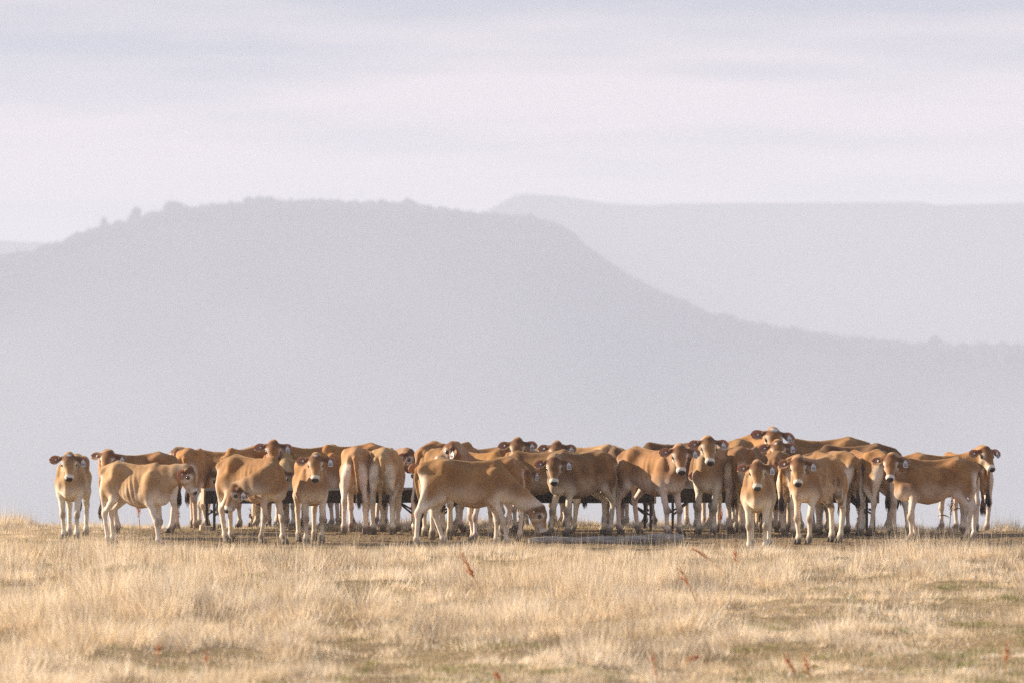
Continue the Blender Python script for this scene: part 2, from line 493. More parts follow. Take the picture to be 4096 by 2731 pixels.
def build_forest():
    v0, f0 = ico_arr(1)
    Vs, Fs = [], []; off = 0
    r = np.random.default_rng(77)
    nx = G1.shape[1]
    def put(c, rad, h):
        nonlocal off
        j = 1 + 0.30 * (r.random((len(v0), 1)) - 0.5)
        v = v0 * j * np.array([rad, rad, h * 0.5]) + np.array([c[0], c[1], c[2] + h * 0.42])
        Vs.append(v); Fs.append(f0 + off); off += len(v0)
    cols = np.linspace(-200, 4300, 1)
    lo = int((-250 + 900) / 6100 * (nx - 1)); hi = int((4350 + 900) / 6100 * (nx - 1))
    for k in range(520):                 # along the skyline
        u = lo + (hi - lo) * r.random()
        i = int(u); f = u - i
        p = G1[NF1 - 1, i] * (1 - f) + G1[NF1 - 1, i + 1] * f
        h = (3 + 18 * float(value_noise(np.array([u * 1.0]), np.array([3.0]), 66, 0.9)[0]) ** 1.5) * (0.75 + 0.5 * r.random())
        put(p + np.array([0, r.normal(0, 8), -2]), h * (0.34 + 0.2 * r.random()), h)
    for k in range(1500):                # down the face
        t = 1 - abs(r.normal(0, 0.05))
        if t < 0.85: continue
        row = t * (NF1 - 1); a = int(row); fr = row - a
        if a >= NF1 - 1: a, fr = NF1 - 2, 1.0
        u = lo + (hi - lo) * r.random(); i = int(u); f = u - i
        p = (G1[a, i] * (1 - f) + G1[a, i + 1] * f) * (1 - fr) + (G1[a + 1, i] * (1 - f) + G1[a + 1, i + 1] * f) * fr
        h = 9 + 8 * r.random()
        put(p + np.array([0, 0, -2]), h * (0.4 + 0.2 * r.random()), h)
    me = np_mesh('forest', np.concatenate(Vs), np.concatenate(Fs), False, None, [M_FOREST])
    tag(link(bpy.data.objects.new('forest', me)), 'hazy mass of trees covering the hill', kind='stuff')
build_forest()

def build_tree(px, py_top, width_px, shape, label):
    """single tree standing clear of the skyline of the wooded hill."""
    d = HILL_D + random.uniform(-15, 10)
    x = px2x(px, d)
    zb = EYE + (341 - interp_px(RIDGE1, px) / 4) / FPX * d - 3.0
    zt = EYE + (341 - py_top / 4) / FPX * d
    h = max(zt - zb, 8.0); w = width_px / 4 / FPX * d
    root = bpy.data.objects.new('ridge_tree', None); root.location = (x, d, zb); link(root)
    tag(root, label, 'tree', 'trees standing out on the skyline')
    bm = bmesh.new()
    bm_tube(bm, [(0, 0, -1), (0.1, 0, h * 0.45), (0, 0, h * 0.9)], [h * 0.035, h * 0.024, h * 0.006], 6)
    link(bpy.data.objects.new('trunk', bm_mesh('trunk', bm, [M_TRUNK])), root)
    v0, f0 = ico_arr(1)
    Vs, Fs, off = [], [], 0
    r = np.random.default_rng(int(px))
    for k in range(26):
        t = r.random()
        if shape == 'spire':
            rr = w * 0.5 * (1 - t) ** 0.8; z = h * (0.18 + 0.82 * t)
        else:
            rr = w * 0.5 * math.sqrt(max(0.02, 1 - (2 * t - 1) ** 2)); z = h * (0.25 + 0.68 * t)
        an = r.random() * 6.28
        s = w * (0.10 + 0.10 * r.random())
        v = v0 * (1 + 0.5 * (r.random((len(v0), 1)) - 0.5)) * s * np.array([1, 1, 0.9]) + np.array([math.cos(an) * rr * r.random() ** 0.5, math.sin(an) * rr * 0.8, z])
        Vs.append(v); Fs.append(f0 + off); off += len(v0)
    link(bpy.data.objects.new('crown', np_mesh('crown', np.concatenate(Vs), np.concatenate(Fs), False, None, [M_FOREST])), root)

build_tree(415, 874, 60, 'spire', 'pointed dark tree standing alone on the left shoulder of the hill')
build_tree(548, 828, 90, 'round', 'leaning round tree where the left slope meets the hilltop')
build_tree(690, 812, 130, 'round', 'broad tree crown at the left end of the flat hilltop')
build_tree(1045, 790, 150, 'round', 'tall double clump of trees on the middle of the hilltop')
build_tree(1560, 826, 90, 'round', 'low round tree towards the right end of the hilltop')
build_tree(1695, 850, 60, 'spire', 'small pointed tree at the right end of the hilltop')
build_tree(2205, 893, 60, 'round', 'tree crown where the hill begins its steep fall')
build_tree(2822, 1268, 42, 'spire', 'thin slanting tree in the dip of the right slope')
build_tree(2895, 1262, 120, 'round', 'broad ragged tree beside the dip on the right slope')
build_tree(3122, 1320, 70, 'round', 'round tree halfway along the low right slope')
build_tree(3330, 1350, 50, 'spire', 'small dark tree further down the low right slope')
build_tree(3968, 1396, 100, 'round', 'bushy tree near the right edge of the low slope')

def build_haze():
    bm = bmesh.new()
    bm_box(bm, (0, 6000, 27), (13600, 14200, 306))
    bm.normal_update()
    m, nt, out = mat('haze_air')
    v = nt.nodes.new('ShaderNodeVolumePrincipled')
    v.inputs['Color'].default_value = (0.725, 0.772, 0.925, 1)
    v.inputs['Density'].default_value = 3.4e-4
    v.inputs['Anisotropy'].default_value = 0.0
    nt.links.new(v.outputs[0], out.inputs['Volume'])
    o = bpy.data.objects.new('haze', bm_mesh('haze', bm, [m]))
    link(o); tag(o, 'pale lavender morning haze filling the valley', kind='stuff')
build_haze()

# ------------------------------------------------------------------ calf bodies: one smooth surface each
class Field:
    def __init__(self, lo, hi, h):
        self.h = h
        self.lo = np.array(lo, dtype=np.float64)
        self.n = np.ceil((np.array(hi) - self.lo) / h).astype(int) + 1
        self.ax = [(self.lo[i] + h * np.arange(self.n[i])).astype(np.float32) for i in range(3)]
        self.D = np.full(tuple(self.n), 0.5, dtype=np.float32)
    def window(self, lo, hi):
        sl = []
        for i in range(3):
            a = max(0, int((lo[i] - self.lo[i]) / self.h)); b = min(self.n[i], int((hi[i] - self.lo[i]) / self.h) + 2)
            if b <= a: return None
            sl.append(slice(a, b))
        return tuple(sl)
    def apply(self, fn, lo, hi, k=0.02, sub=False):
        m = k + 2.5 * self.h
        sl = self.window(np.array(lo) - m, np.array(hi) + m)
        if sl is None: return
        x = self.ax[0][sl[0]][:, None, None]; y = self.ax[1][sl[1]][None, :, None]; z = self.ax[2][sl[2]][None, None, :]
        d = fn(x, y, z)
        s = self.D[sl]
        if sub:
            d = -d
            hh = np.clip(0.5 - 0.5 * (s - d) / k, 0, 1)
            self.D[sl] = s * (1 - hh) + d * hh + k * hh * (1 - hh)
        else:
            hh = np.clip(0.5 + 0.5 * (s - d) / k, 0, 1)
            self.D[sl] = s * (1 - hh) + d * hh - k * hh * (1 - hh)
    def capsule(self, a, b, r1, r2, k=0.02, flat=1.0):
        a = np.array(a, dtype=np.float64); b = np.array(b, dtype=np.float64)
        ab = b - a; L2 = max(1e-9, ab @ ab); R = max(r1, r2)
        def fn(x, y, z):
            px, py, pz = x - a[0], y - a[1], z - a[2]
            t = np.clip((px * ab[0] + py * ab[1] + pz * ab[2]) / L2, 0, 1)
            q = np.sqrt((px - t * ab[0]) ** 2 + ((py - t * ab[1]) / flat) ** 2 + (pz - t * ab[2]) ** 2)
            return (q - (r1 + (r2 - r1) * t)) * min(1, flat)
        self.apply(fn, np.minimum(a, b) - R, np.maximum(a, b) + R, k)
    def ellipsoid(self, c, r, k=0.02, R=None, sub=False):
        c = np.array(c); r = np.array(r, dtype=np.float64)
        R = np.eye(3) if R is None else R          # columns = axes
        ext = np.abs(R) @ r
        def fn(x, y, z):
            px, py, pz = x - c[0], y - c[1], z - c[2]
            q = [(px * R[0, i] + py * R[1, i] + pz * R[2, i]) / r[i] for i in range(3)]
            k0 = np.sqrt(q[0] ** 2 + q[1] ** 2 + q[2] ** 2) + 1e-6
            k1 = np.sqrt((q[0] / r[0]) ** 2 + (q[1] / r[1]) ** 2 + (q[2] / r[2]) ** 2) + 1e-6
            return k0 * (k0 - 1) / k1
        self.apply(fn, c - ext, c + ext, k, sub)
    def nets(self):
        """naive surface nets: quads on the zero level."""
        D = self.D
        S = D < 0
        c = lambda i, j, k: S[i:S.shape[0] - 1 + i, j:S.shape[1] - 1 + j, k:S.shape[2] - 1 + k]
        cnt = np.zeros(tuple(np.array(S.shape) - 1), dtype=np.int8)
        for i in (0, 1):
            for j in (0, 1):
                for k in (0, 1):
                    cnt += c(i, j, k)
        act = (cnt > 0) & (cnt < 8)
        I, J, K = np.nonzero(act)
        idx = np.full(act.shape, -1, dtype=np.int32); idx[I, J, K] = np.arange(len(I))
        acc = np.zeros((len(I), 3)); num = np.zeros(len(I))
        cor = [(i, j, k) for i in (0, 1) for j in (0, 1) for k in (0, 1)]
        val = {q: D[I + q[0], J + q[1], K + q[2]].astype(np.float64) for q in cor}
        for a in cor:
            for ax in range(3):
                if a[ax] == 0:
                    b = list(a); b[ax] = 1; b = tuple(b)
                    va, vb = val[a], val[b]
                    x = (va < 0) != (vb < 0)
                    t = np.where(x, va / np.where(x, va - vb, 1), 0)
                    for q in range(3):
                        acc[:, q] += np.where(x, a[q] + (t if q == ax else 0), 0)
                    num += x
        V = acc / num[:, None] + np.stack([I, J, K], 1)
        V = V * self.h + self.lo
        quads = []
        for ax in range(3):
            sl0 = [slice(None)] * 3; sl1 = [slice(None)] * 3
            sl0[ax] = slice(0, -1); sl1[ax] = slice(1, None)
            A = S[tuple(sl0)]; B = S[tuple(sl1)]
            for flip, M in ((False, A & ~B), (True, ~A & B)):
                P = np.stack(np.nonzero(M), 1)
                u, v = (ax + 1) % 3, (ax + 2) % 3
                ok = (P[:, u] > 0) & (P[:, v] > 0) & (P[:, u] < S.shape[u] - 1) & (P[:, v] < S.shape[v] - 1)
                P = P[ok]
                def cell(du, dv):
                    Q = P.copy(); Q[:, u] -= du; Q[:, v] -= dv
                    return idx[Q[:, 0], Q[:, 1], Q[:, 2]]
                q = np.stack([cell(1, 1), cell(0, 1), cell(0, 0), cell(1, 0)], 1)
                if flip: q = q[:, ::-1]
                quads.append(q)
        F = np.concatenate(quads)
        F = F[(F >= 0).all(1)]
        return V, F

ST = np.array([  # x, top, bottom, half width of the barrel
    (-0.615, 0.98, 0.88, 0.03), (-0.585, 1.03, 0.77, 0.090), (-0.52, 1.065, 0.70, 0.130), (-0.42, 1.09, 0.695, 0.146), (-0.33, 1.105, 0.665, 0.158),
    (-0.20, 1.085, 0.610, 0.170), (-0.05, 1.062, 0.540, 0.186), (0.10, 1.052, 0.510, 0.184), (0.24, 1.062, 0.530, 0.162), (0.35, 1.075, 0.570, 0.134),
    (0.43, 1.04, 0.585, 0.124), (0.50, 0.97, 0.63, 0.088), (0.55, 0.86, 0.68, 0.03)])

def frame_from(az, pitch, roll=0.0):
    """head axes: f = towards the muzzle, s = the calf's left, u = out of the forehead."""
    f = np.array([math.cos(az) * math.cos(pitch), math.sin(az) * math.cos(pitch), -math.sin(pitch)])
    u = np.array([math.cos(az) * math.sin(pitch), math.sin(az) * math.sin(pitch), math.cos(pitch)])
    s = np.cross(u, f)
    if roll:
        c, n = math.cos(roll), math.sin(roll)
        s, u = s * c + u * n, u * c - s * n
    return f, s, u

BASECOL = dict(
    fawn=((0.325, 0.164, 0.058), (0.80, 0.69, 0.57), (0.185, 0.082, 0.029)),
    gold=((0.395, 0.186, 0.051), (0.77, 0.63, 0.50), (0.230, 0.098, 0.029)),
    tan=((0.430, 0.235, 0.098), (0.82, 0.72, 0.60), (0.230, 0.105, 0.040)),
    pale=((0.49, 0.300, 0.142), (0.83, 0.74, 0.63), (0.26, 0.130, 0.050)),
    brown=((0.250, 0.120, 0.043), (0.76, 0.64, 0.52), (0.130, 0.056, 0.021)),
    dark=((0.165, 0.078, 0.030), (0.54, 0.42, 0.33), (0.105, 0.045, 0.018)))

def mixc(c, target, w):
    return c * (1 - w[:, None]) + np.array(target) * w[:, None]

def make_body(p, h):
    """p: pose dict in calf space (x forward, y left, z up), metres for a 1.12 m high calf."""
    fat = p.get('fat', 1.0); leg = p['hoof']
    poll = np.array(p['poll']); f, s, u = p['frame']
    lo = np.array([-0.80, -0.42, -0.02]); hi = np.array([0.72, 0.42, 1.24])
    ends = np.stack([poll - 0.16 * f, poll + 0.46 * f, poll + 0.16 * s, poll - 0.16 * s, poll + 0.14 * u, poll - 0.25 * u])
    lo = np.minimum(lo, ends.min(0) - 0.10); hi = np.maximum(hi, ends.max(0) + 0.10)
    for q in leg:
        lo = np.minimum(lo, np.array([q[0] - 0.12, q[1] - 0.12, 0])); hi = np.maximum(hi, np.array([q[0] + 0.12, q[1] + 0.12, 0]))
    lo[2] = -0.02
    A = Field(lo, hi, h)
    # --- barrel
    def barrel(x, y, z):
        xx = np.clip(x, ST[0, 0], ST[-1, 0])
        top = np.interp(xx, ST[:, 0], ST[:, 1]); bot = np.interp(xx, ST[:, 0], ST[:, 2]); w = np.interp(xx, ST[:, 0], ST[:, 3])
        belly = np.exp(-((xx + 0.0) / 0.3) ** 2)
        bot = bot - 0.05 * (fat - 1) * 3 * belly; w = w * (1 + (fat - 1) * belly * 1.6)
        c = (top + bot) / 2; a = (top - bot) / 2
        q = (z - c) / a
        ww = w * (1 - 0.26 * np.clip(q, -1, 1) - 0.08 * np.clip(q, 0, 1) ** 2)
        rho = np.sqrt((np.abs(y) / ww) ** 2.15 + np.abs(q) ** 2.3 + 1e-6)
        d = (rho - 1) * np.minimum(a, ww) * 0.85
        ex = np.maximum(np.abs(x - xx), 0)
        d = np.where(ex > 0, np.sqrt(np.maximum(d, 0) ** 2 + ex ** 2), d)
        ribs = np.sin((x + 0.28 * (z - 0.8)) * 2 * math.pi / 0.078) * np.exp(-((x - 0.02) / 0.17) ** 2) * np.exp(-((z - 0.78) / 0.15) ** 2)
        return d - p.get('ribs', 1.0) * 0.0050 * ribs
    A.apply(barrel, (-0.64, -0.30, 0.36), (0.58, 0.30, 1.14), 0.03)
    # spine, withers, tail head
    A.capsule((-0.57, 0, 1.03), (-0.33, 0, 1.085), 0.035, 0.04, 0.05)
    A.capsule((-0.33, 0, 1.085), (0.10, 0, 1.035), 0.035, 0.035, 0.05)
    A.capsule((0.10, 0, 1.030), (0.36, 0, 1.065), 0.035, 0.045, 0.06)
    for sg in (1, -1):
        A.ellipsoid((-0.30, sg * 0.132, 1.015), (0.095, 0.050, 0.075), 0.13)           # hip bones
        A.ellipsoid((-0.580, sg * 0.070, 0.975), (0.055, 0.036, 0.045), 0.07)         # pin bones
        th = np.array([[math.cos(0.25), 0, math.sin(0.25)], [0, 1, 0], [-math.sin(0.25), 0, math.cos(0.25)]])
        A.ellipsoid((-0.440, sg * 0.108, 0.81), (0.122, 0.070, 0.215), 0.06, th)      # thigh
        A.ellipsoid((0.30, sg * 0.135, 0.80), (0.105, 0.052, 0.215), 0.07, np.array([[0.96, 0, 0.28], [0, 1, 0], [-0.28, 0, 0.96]]))   # shoulder blade
        A.ellipsoid((0.445, sg * 0.105, 0.735), (0.065, 0.05, 0.075), 0.06)           # point of the shoulder
        A.ellipsoid((-0.165, sg * 0.250, 0.90), (0.11, 0.09, 0.16), 0.09, None, True)   # hollow of the flank
        A.ellipsoid((-0.455, sg * 0.215, 1.00), (0.09, 0.07, 0.09), 0.10, None, True)      # hollow between hip and pin
        A.ellipsoid((0.170, sg * 0.265, 0.90), (0.06, 0.09, 0.16), 0.10, None, True)      # behind the shoulder
    A.ellipsoid((0.465, 0, 0.645), (0.09, 0.070, 0.085), 0.07)                            # brisket
    # --- legs
    joints = []
    for n, (hx, hy) in enumerate(leg):
        sg = 1 if n % 2 == 0 else -1
        if n < 2:      # fore leg
            dx, dy = hx - 0.36, hy - sg * 0.10
            bend = p.get('knee', [0, 0])[n]
            el = np.array([0.315 + 0.1 * dx, sg * 0.115, 0.60])
            kn = np.array([0.355 + 0.55 * dx + 0.01 + bend, sg * 0.105 + 0.55 * dy, 0.335])
            fe = np.array([0.345 + 0.92 * dx, sg * 0.10 + 0.95 * dy, 0.105])
            hf = np.array([0.375 + dx, sg * 0.10 + dy, 0.045])
            A.capsule((0.33, sg * 0.115, 0.75), el, 0.080, 0.060, 0.05)
            A.capsule(el, kn, 0.051, 0.034, 0.03)
            A.ellipsoid(kn + (0.006, 0, 0), (0.042, 0.041, 0.052), 0.025)
            A.capsule(kn, fe, 0.030, 0.026, 0.02)
            A.ellipsoid(fe, (0.036, 0.036, 0.040), 0.02)
            A.capsule(fe, hf, 0.036, 0.044, 0.015)
            joints.append((el, kn, fe, hf))
        else:
            dx, dy = hx + 0.47, hy - sg * 0.11
            st = np.array([-0.315 + 0.15 * dx, sg * 0.145, 0.635])
            hk = np.array([-0.545 + 0.6 * dx, sg * 0.115 + 0.6 * dy, 0.435])
            fe = np.array([-0.495 + 0.95 * dx, sg * 0.11 + 0.95 * dy, 0.115])
            hf = np.array([-0.46 + dx, sg * 0.11 + dy, 0.045])
            A.capsule((-0.40, sg * 0.120, 0.81), st, 0.092, 0.058, 0.05, 0.8)
            A.capsule(st, hk + (0.045, 0, 0.035), 0.060, 0.035, 0.035)
            A.capsule((-0.52, sg * 0.115, 0.74), hk + (0.0, 0, 0.01), 0.050, 0.022, 0.05)   # hamstring
            A.ellipsoid(hk + (0.012, 0, 0.0), (0.048, 0.038, 0.058), 0.025)
            A.capsule(hk + (0.015, 0, -0.02), fe, 0.034, 0.029, 0.02)
            A.ellipsoid(fe, (0.039, 0.038, 0.042), 0.02)
            A.capsule(fe, hf, 0.038, 0.046, 0.015)
            joints.append((st, hk, fe, hf))
    # --- neck: crest and throat strands along one curve
    b_up = np.array([0.34, 0.0, 0.985]); b_lo = np.array([0.43, 0.0, 0.755])
    e_up = poll - 0.025 * f - 0.045 * u; e_lo = poll + 0.035 * f - 0.130 * u
    ctrl = p.get('ctrl')
    def curve(a, e, shift):
        if ctrl is None:
            return [a * (1 - t) + e * t for t in np.linspace(0, 1, 4)]
        c = np.array(ctrl) + shift
        return [a * (1 - t) ** 2 + 2 * c * t * (1 - t) + e * t * t for t in np.linspace(0, 1, 7)]
    U = curve(b_up, e_up, np.array([0, 0, 0.07])); Lw = curve(b_lo, e_lo, np.array([0, 0, -0.08]))
    for i in range(len(U) - 1):
        t0, t1 = i / (len(U) - 1), (i + 1) / (len(U) - 1)
        A.capsule(U[i], U[i + 1], 0.078 - 0.018 * t0, 0.078 - 0.018 * t1, 0.05)
        A.capsule(Lw[i], Lw[i + 1], 0.084 - 0.030 * t0, 0.084 - 0.030 * t1, 0.06)
        m0 = (U[i] * 0.52 + Lw[i] * 0.48); m1 = (U[i + 1] * 0.52 + Lw[i + 1] * 0.48)
        A.capsule(m0, m1, 0.092 - 0.024 * t0, 0.092 - 0.024 * t1, 0.05)
    # --- head
    HS = 0.78
    H = lambda a, b, c: poll + a * HS * f + b * s + c * u
    R = np.stack([f, s, u], 1)
    A.ellipsoid(H(0.085, 0, -0.055), (0.094, 0.094, 0.090), 0.03, R)
    A.ellipsoid(H(0.015, 0, -0.005), (0.041, 0.062, 0.045), 0.035, R)                # poll tuft
    A.ellipsoid(H(0.125, 0, -0.025), (0.070, 0.092, 0.050), 0.03, R)                 # forehead
    A.capsule(H(0.13, 0, -0.055), H(0.34, 0, -0.085), 0.076, 0.050, 0.03)             # bridge of the nose
    A.ellipsoid(H(0.365, 0, -0.100), (0.039, 0.064, 0.054), 0.025, R)                # muzzle
    A.capsule(H(0.11, 0, -0.135), H(0.335, 0, -0.145), 0.062, 0.036, 0.03)            # jaw
    for sg in (1, -1):
        A.ellipsoid(H(0.125, sg * 0.055, -0.115), (0.070, 0.042, 0.070), 0.03, R)    # cheek
        A.ellipsoid(H(0.125, sg * 0.083, -0.040), (0.033, 0.022, 0.026), 0.02, R)    # brow
        A.capsule(H(0.035, sg * 0.075, -0.03), H(0.03, sg * 0.125, -0.03), 0.030, 0.022, 0.02)   # ear root
        A.ellipsoid(H(0.150, sg * 0.108, -0.058), (0.025, 0.020, 0.022), 0.015, R, True)         # eye socket
    # --- tail
    sw = p.get('tail', (0.0, 0.0))
    T = [np.array([-0.575, 0, 1.035]), np.array([-0.635, 0.2 * sw[1], 0.985]), np.array([-0.662 - 0.2 * sw[0], 0.5 * sw[1], 0.86]),
         np.array([-0.655 - 0.5 * sw[0], 0.8 * sw[1], 0.70]), np.array([-0.645 - sw[0], sw[1], 0.545])]
    rr = [0.034, 0.029, 0.025, 0.022, 0.021]
    for i in range(4):
        A.capsule(T[i], T[i + 1], rr[i], rr[i + 1], 0.012)
    V, F = A.nets()
    V0 = V
    # --- colour of the coat, from where each point lies on the animal
    base, pale, dark = [np.array(c) for c in BASECOL[p.get('coat', 'fawn')]]
    x, y, z = V[:, 0], V[:, 1], V[:, 2]
    rel = V - poll
    hf_, hs_, hu_ = rel @ f / 0.78, rel @ s, rel @ u
    head = ((hf_ > -0.04) & (hf_ < 0.46) & (np.abs(hs_) < 0.16) & (hu_ > -0.22) & (hu_ < 0.10))
    wh = smooth01(-0.06, 0.02, hf_) * head
    c = np.repeat(base[None], len(V), 0)
    mott = value_noise(x * 1.0 + y * 0.6, z, p['seed'], 0.11)
    c = c * (0.90 + 0.2 * mott)[:, None]
    pt = 0.5 * value_noise(x + 0.4 * z, z + 0.7 * y, p['seed'] + 21, 0.22) + 0.5 * value_noise(x - 0.5 * z, z * 0.8 - y, p['seed'] + 22, 0.09)
    c = mixc(c, base * 0.45 + pale * 0.55, 0.66 * smooth01(0.86, 0.60, z + 0.10 * (pt - 0.5)) * smooth01(0.40, 0.22, np.abs(x + 0.10)))   # paler flank below
    c = mixc(c, dark, 0.55 * smooth01(0.50, 0.78, pt))
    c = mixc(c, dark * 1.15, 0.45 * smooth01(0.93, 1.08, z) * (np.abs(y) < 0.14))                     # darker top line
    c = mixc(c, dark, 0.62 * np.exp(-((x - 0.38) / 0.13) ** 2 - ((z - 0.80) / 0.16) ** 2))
    c = mixc(c, dark, 0.55 * np.exp(-((x + 0.17) / 0.09) ** 2 - ((z - 0.90) / 0.11) ** 2))             # darker shoulder coat, then shade painted into the flank hollow
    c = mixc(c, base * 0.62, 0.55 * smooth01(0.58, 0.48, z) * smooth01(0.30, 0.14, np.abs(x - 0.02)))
    c = mixc(c, pale, 0.75 * np.exp(-((x + 0.22) / 0.10) ** 2 - ((z - 0.60) / 0.06) ** 2))                      # dusky belly line
    legm = smooth01(0.70, 0.50, z) * np.clip(smooth01(-0.14, -0.30, x) + smooth01(0.17, 0.30, x), 0, 1)
    c = mixc(c, pale, 0.88 * legm)
    back = smooth01(-0.48, -0.58, x) * smooth01(1.0, 0.86, z) * smooth01(0.028, 0.055, np.abs(y))
    c = mixc(c, pale * 1.05, 0.88 * back)
    inner = smooth01(0.11, 0.07, np.abs(y)) * smooth01(0.80, 0.66, z) * (x < -0.25)
    c = mixc(c, pale, 0.6 * inner)
    br = np.exp(-((x - 0.44) / 0.12) ** 2 - ((z - 0.62) / 0.10) ** 2)
    c = mixc(c, pale * 1.08, np.clip(0.95 * br, 0, 1) * (1 - wh))
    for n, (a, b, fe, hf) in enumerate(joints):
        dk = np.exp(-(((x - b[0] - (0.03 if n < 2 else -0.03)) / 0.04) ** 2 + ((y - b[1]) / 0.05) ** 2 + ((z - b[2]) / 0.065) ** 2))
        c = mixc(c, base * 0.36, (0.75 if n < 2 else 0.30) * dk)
    c = mixc(c, np.array([0.085, 0.062, 0.045]), 0.80 * smooth01(0.155, 0.075, z + 0.05 * (mott - 0.5)))     # dusky pasterns
    ng = smooth01(0.0, 1.0, np.clip(((V - b_lo) @ (e_lo - b_lo)) / ((e_lo - b_lo) @ (e_lo - b_lo)), 0, 1)) * np.exp(-(np.minimum.reduce([np.linalg.norm(V - q, axis=1) for q in Lw]) / 0.12) ** 2)
    c = mixc(c, pale, 0.55 * ng * (1 - wh))
    tail = (x < -0.60) & (np.abs(y - np.interp(-z, [-1.035, -0.86, -0.545], [0, 0.5 * sw[1], sw[1]])) < 0.035)
    c = mixc(c, base * 0.85, 0.9 * tail)
    c = mixc(c, np.array([0.09, 0.055, 0.035]), 0.8 * tail * smooth01(0.72, 0.58, z))
    if p.get('dirty'):
        dn = 0.40 * value_noise(x + 0.3 * z, z - 0.4 * x + y, p['seed'] + 9, 0.11) + 0.25 * value_noise(x * 0.8 - 0.6 * z, z * 0.8 + 0.6 * x, p['seed'] + 11, 0.045) + 0.35 * value_noise(x, z, p['seed'] + 10, 0.25)
        dw = smooth01(0.56, 0.72, dn) * (1 if p['dirty'] == 1 else 0)
        c = mixc(c, np.array([0.10, 0.070, 0.045]), 0.75 * dw * (z > 0.45))
        if p['dirty'] == 2:    # soiled rump
            c = mixc(c, np.array([0.075, 0.050, 0.032]), 0.85 * smooth01(-0.50, -0.60, x) * smooth01(0.35, 0.55, z) * smooth01(0.90, 0.55, z) * smooth01(0.35, 0.65, 0.6 * mott + 0.4 * value_noise(y, z, p['seed'] + 3, 0.05)))
    # face
    face = base * 0.60 + dark * 0.40
    c = mixc(c, face, 0.9 * wh)
    c = mixc(c, np.array([0.125, 0.047, 0.017]) * 0.85 + dark * 0.15, 0.92 * wh * np.exp(-((hf_ - 0.045) / 0.115) ** 2) * smooth01(-0.085, -0.02, hu_))          # dark forehead
    c = mixc(c, pale * 0.95, 0.55 * wh * smooth01(0.045, 0.085, np.abs(hs_)) * smooth01(0.10, 0.17, hf_))       # pale cheeks
    for sg in (1, -1):
        er = np.sqrt((hf_ - 0.145) ** 2 + (hs_ - sg * 0.095) ** 2 + (hu_ + 0.055) ** 2)
        c = mixc(c, pale * 1.0, 0.55 * np.exp(-((er - 0.045) / 0.018) ** 2) * wh)
        c = mixc(c, np.array([0.03, 0.022, 0.018]), 0.9 * smooth01(0.034, 0.022, er))
    c = mixc(c, pale * 0.9, 0.55 * wh * smooth01(0.19, 0.27, hf_) * smooth01(-0.02, -0.10, hu_))
    c = mixc(c, np.array([0.80, 0.74, 0.68]), 0.95 * wh * smooth01(0.335, 0.36, hf_ - 0.15 * np.abs(hu_ + 0.09)))                          # white muzzle ring
    c = mixc(c, np.array([0.06, 0.05, 0.05]), 0.8 * wh * np.exp(-((hu_ + 0.132) / 0.006) ** 2) * (hf_ > 0.30))   # mouth
    if p.get('star'):
        a = p['star']
        st_ = np.exp(-(((hf_ - a[0] + 0.5 * np.abs(hs_ - a[1])) / (0.020 * a[2])) ** 2 + ((hs_ - a[1]) / (0.030 * a[2])) ** 2))
        c = mixc(c, np.array([0.82, 0.78, 0.75]), np.clip(1.3 * st_, 0, 1) * wh * (hu_ > -0.06))
    Lx = p.get('length', 0.93)
    def warp(q):
        q = np.array(q, dtype=float); xc = np.clip(q[..., 0], -0.62, 0.36)
        q[..., 0] = Lx * xc + (q[..., 0] - xc)
        return q
    joints = [[warp(a) for a in jt] for jt in joints]
    return warp(V), F, np.clip(c, 0.01, 0.9), joints, warp(T[-1]), warp(poll)

# --- shared part meshes
def ear_mesh():
    nu, nv = 11, 9
    P = np.zeros((nu, nv, 3)); N = np.zeros((nu, nv))
    for i in range(nu):
        t = i / (nu - 1)
        w = 0.062 * (math.sin(math.pi * (0.10 + 0.87 * t ** 1.25)) ** 0.62)
        w = max(w, 0.006)
        for j in range(nv):
            v = -1 + 2 * j / (nv - 1)
            cup = 0.034 * (1 - t * 0.6) * (v * v) - 0.030 * (1 - t)
            P[i, j] = (0.02 + 0.150 * t, v * w, cup * 0.9 + 0.012 * t * t)
    back = P.copy(); back[:, :, 2] -= 0.006; back[:, :, 0] -= 0.001
    V = np.concatenate([P.reshape(-1, 3), back.reshape(-1, 3)])
    idx = np.arange(nu * nv).reshape(nu, nv); o = nu * nv
    q = np.stack([idx[:-1, :-1], idx[1:, :-1], idx[1:, 1:], idx[:-1, 1:]], -1).reshape(-1, 4)
    F = [q, (q + o)[:, ::-1]]
    rim = []
    loop = list(idx[:, 0]) + list(idx[-1, 1:]) + list(idx[-2::-1, -1]) + list(idx[0, -2:0:-1])
    for a, b in zip(loop, loop[1:] + loop[:1]):
        rim.append((b, a, a + o, b + o))
    F.append(np.array(rim))
    mi = np.concatenate([np.full(len(F[0]), 0), np.full(len(F[1]), 1), np.full(len(F[2]), 1)])
    tt = np.repeat(np.linspace(0, 1, nu), nv); vv = np.tile(np.abs(np.linspace(-1, 1, nv)), nu)
    rim_ = np.clip(smooth01(0.55, 1.0, vv) + smooth01(0.86, 1.0, tt), 0, 1)[:, None]
    cin = np.array([0.38, 0.23, 0.14]) * (1 - rim_) + np.array([0.52, 0.36, 0.22]) * rim_
    cin = cin * (1 - 0.45 * np.exp(-(((tt - 0.25) / 0.22) ** 2 + (vv / 0.5) ** 2)))[:, None]
    cout = np.array([0.36, 0.20, 0.095]) * np.ones((nu * nv, 1))
    return np_mesh('ear', V, np.concatenate(F), True, np.concatenate([cin, cout]), [M_EAR_IN, M_EAR_OUT], mi)
EAR = ear_mesh()

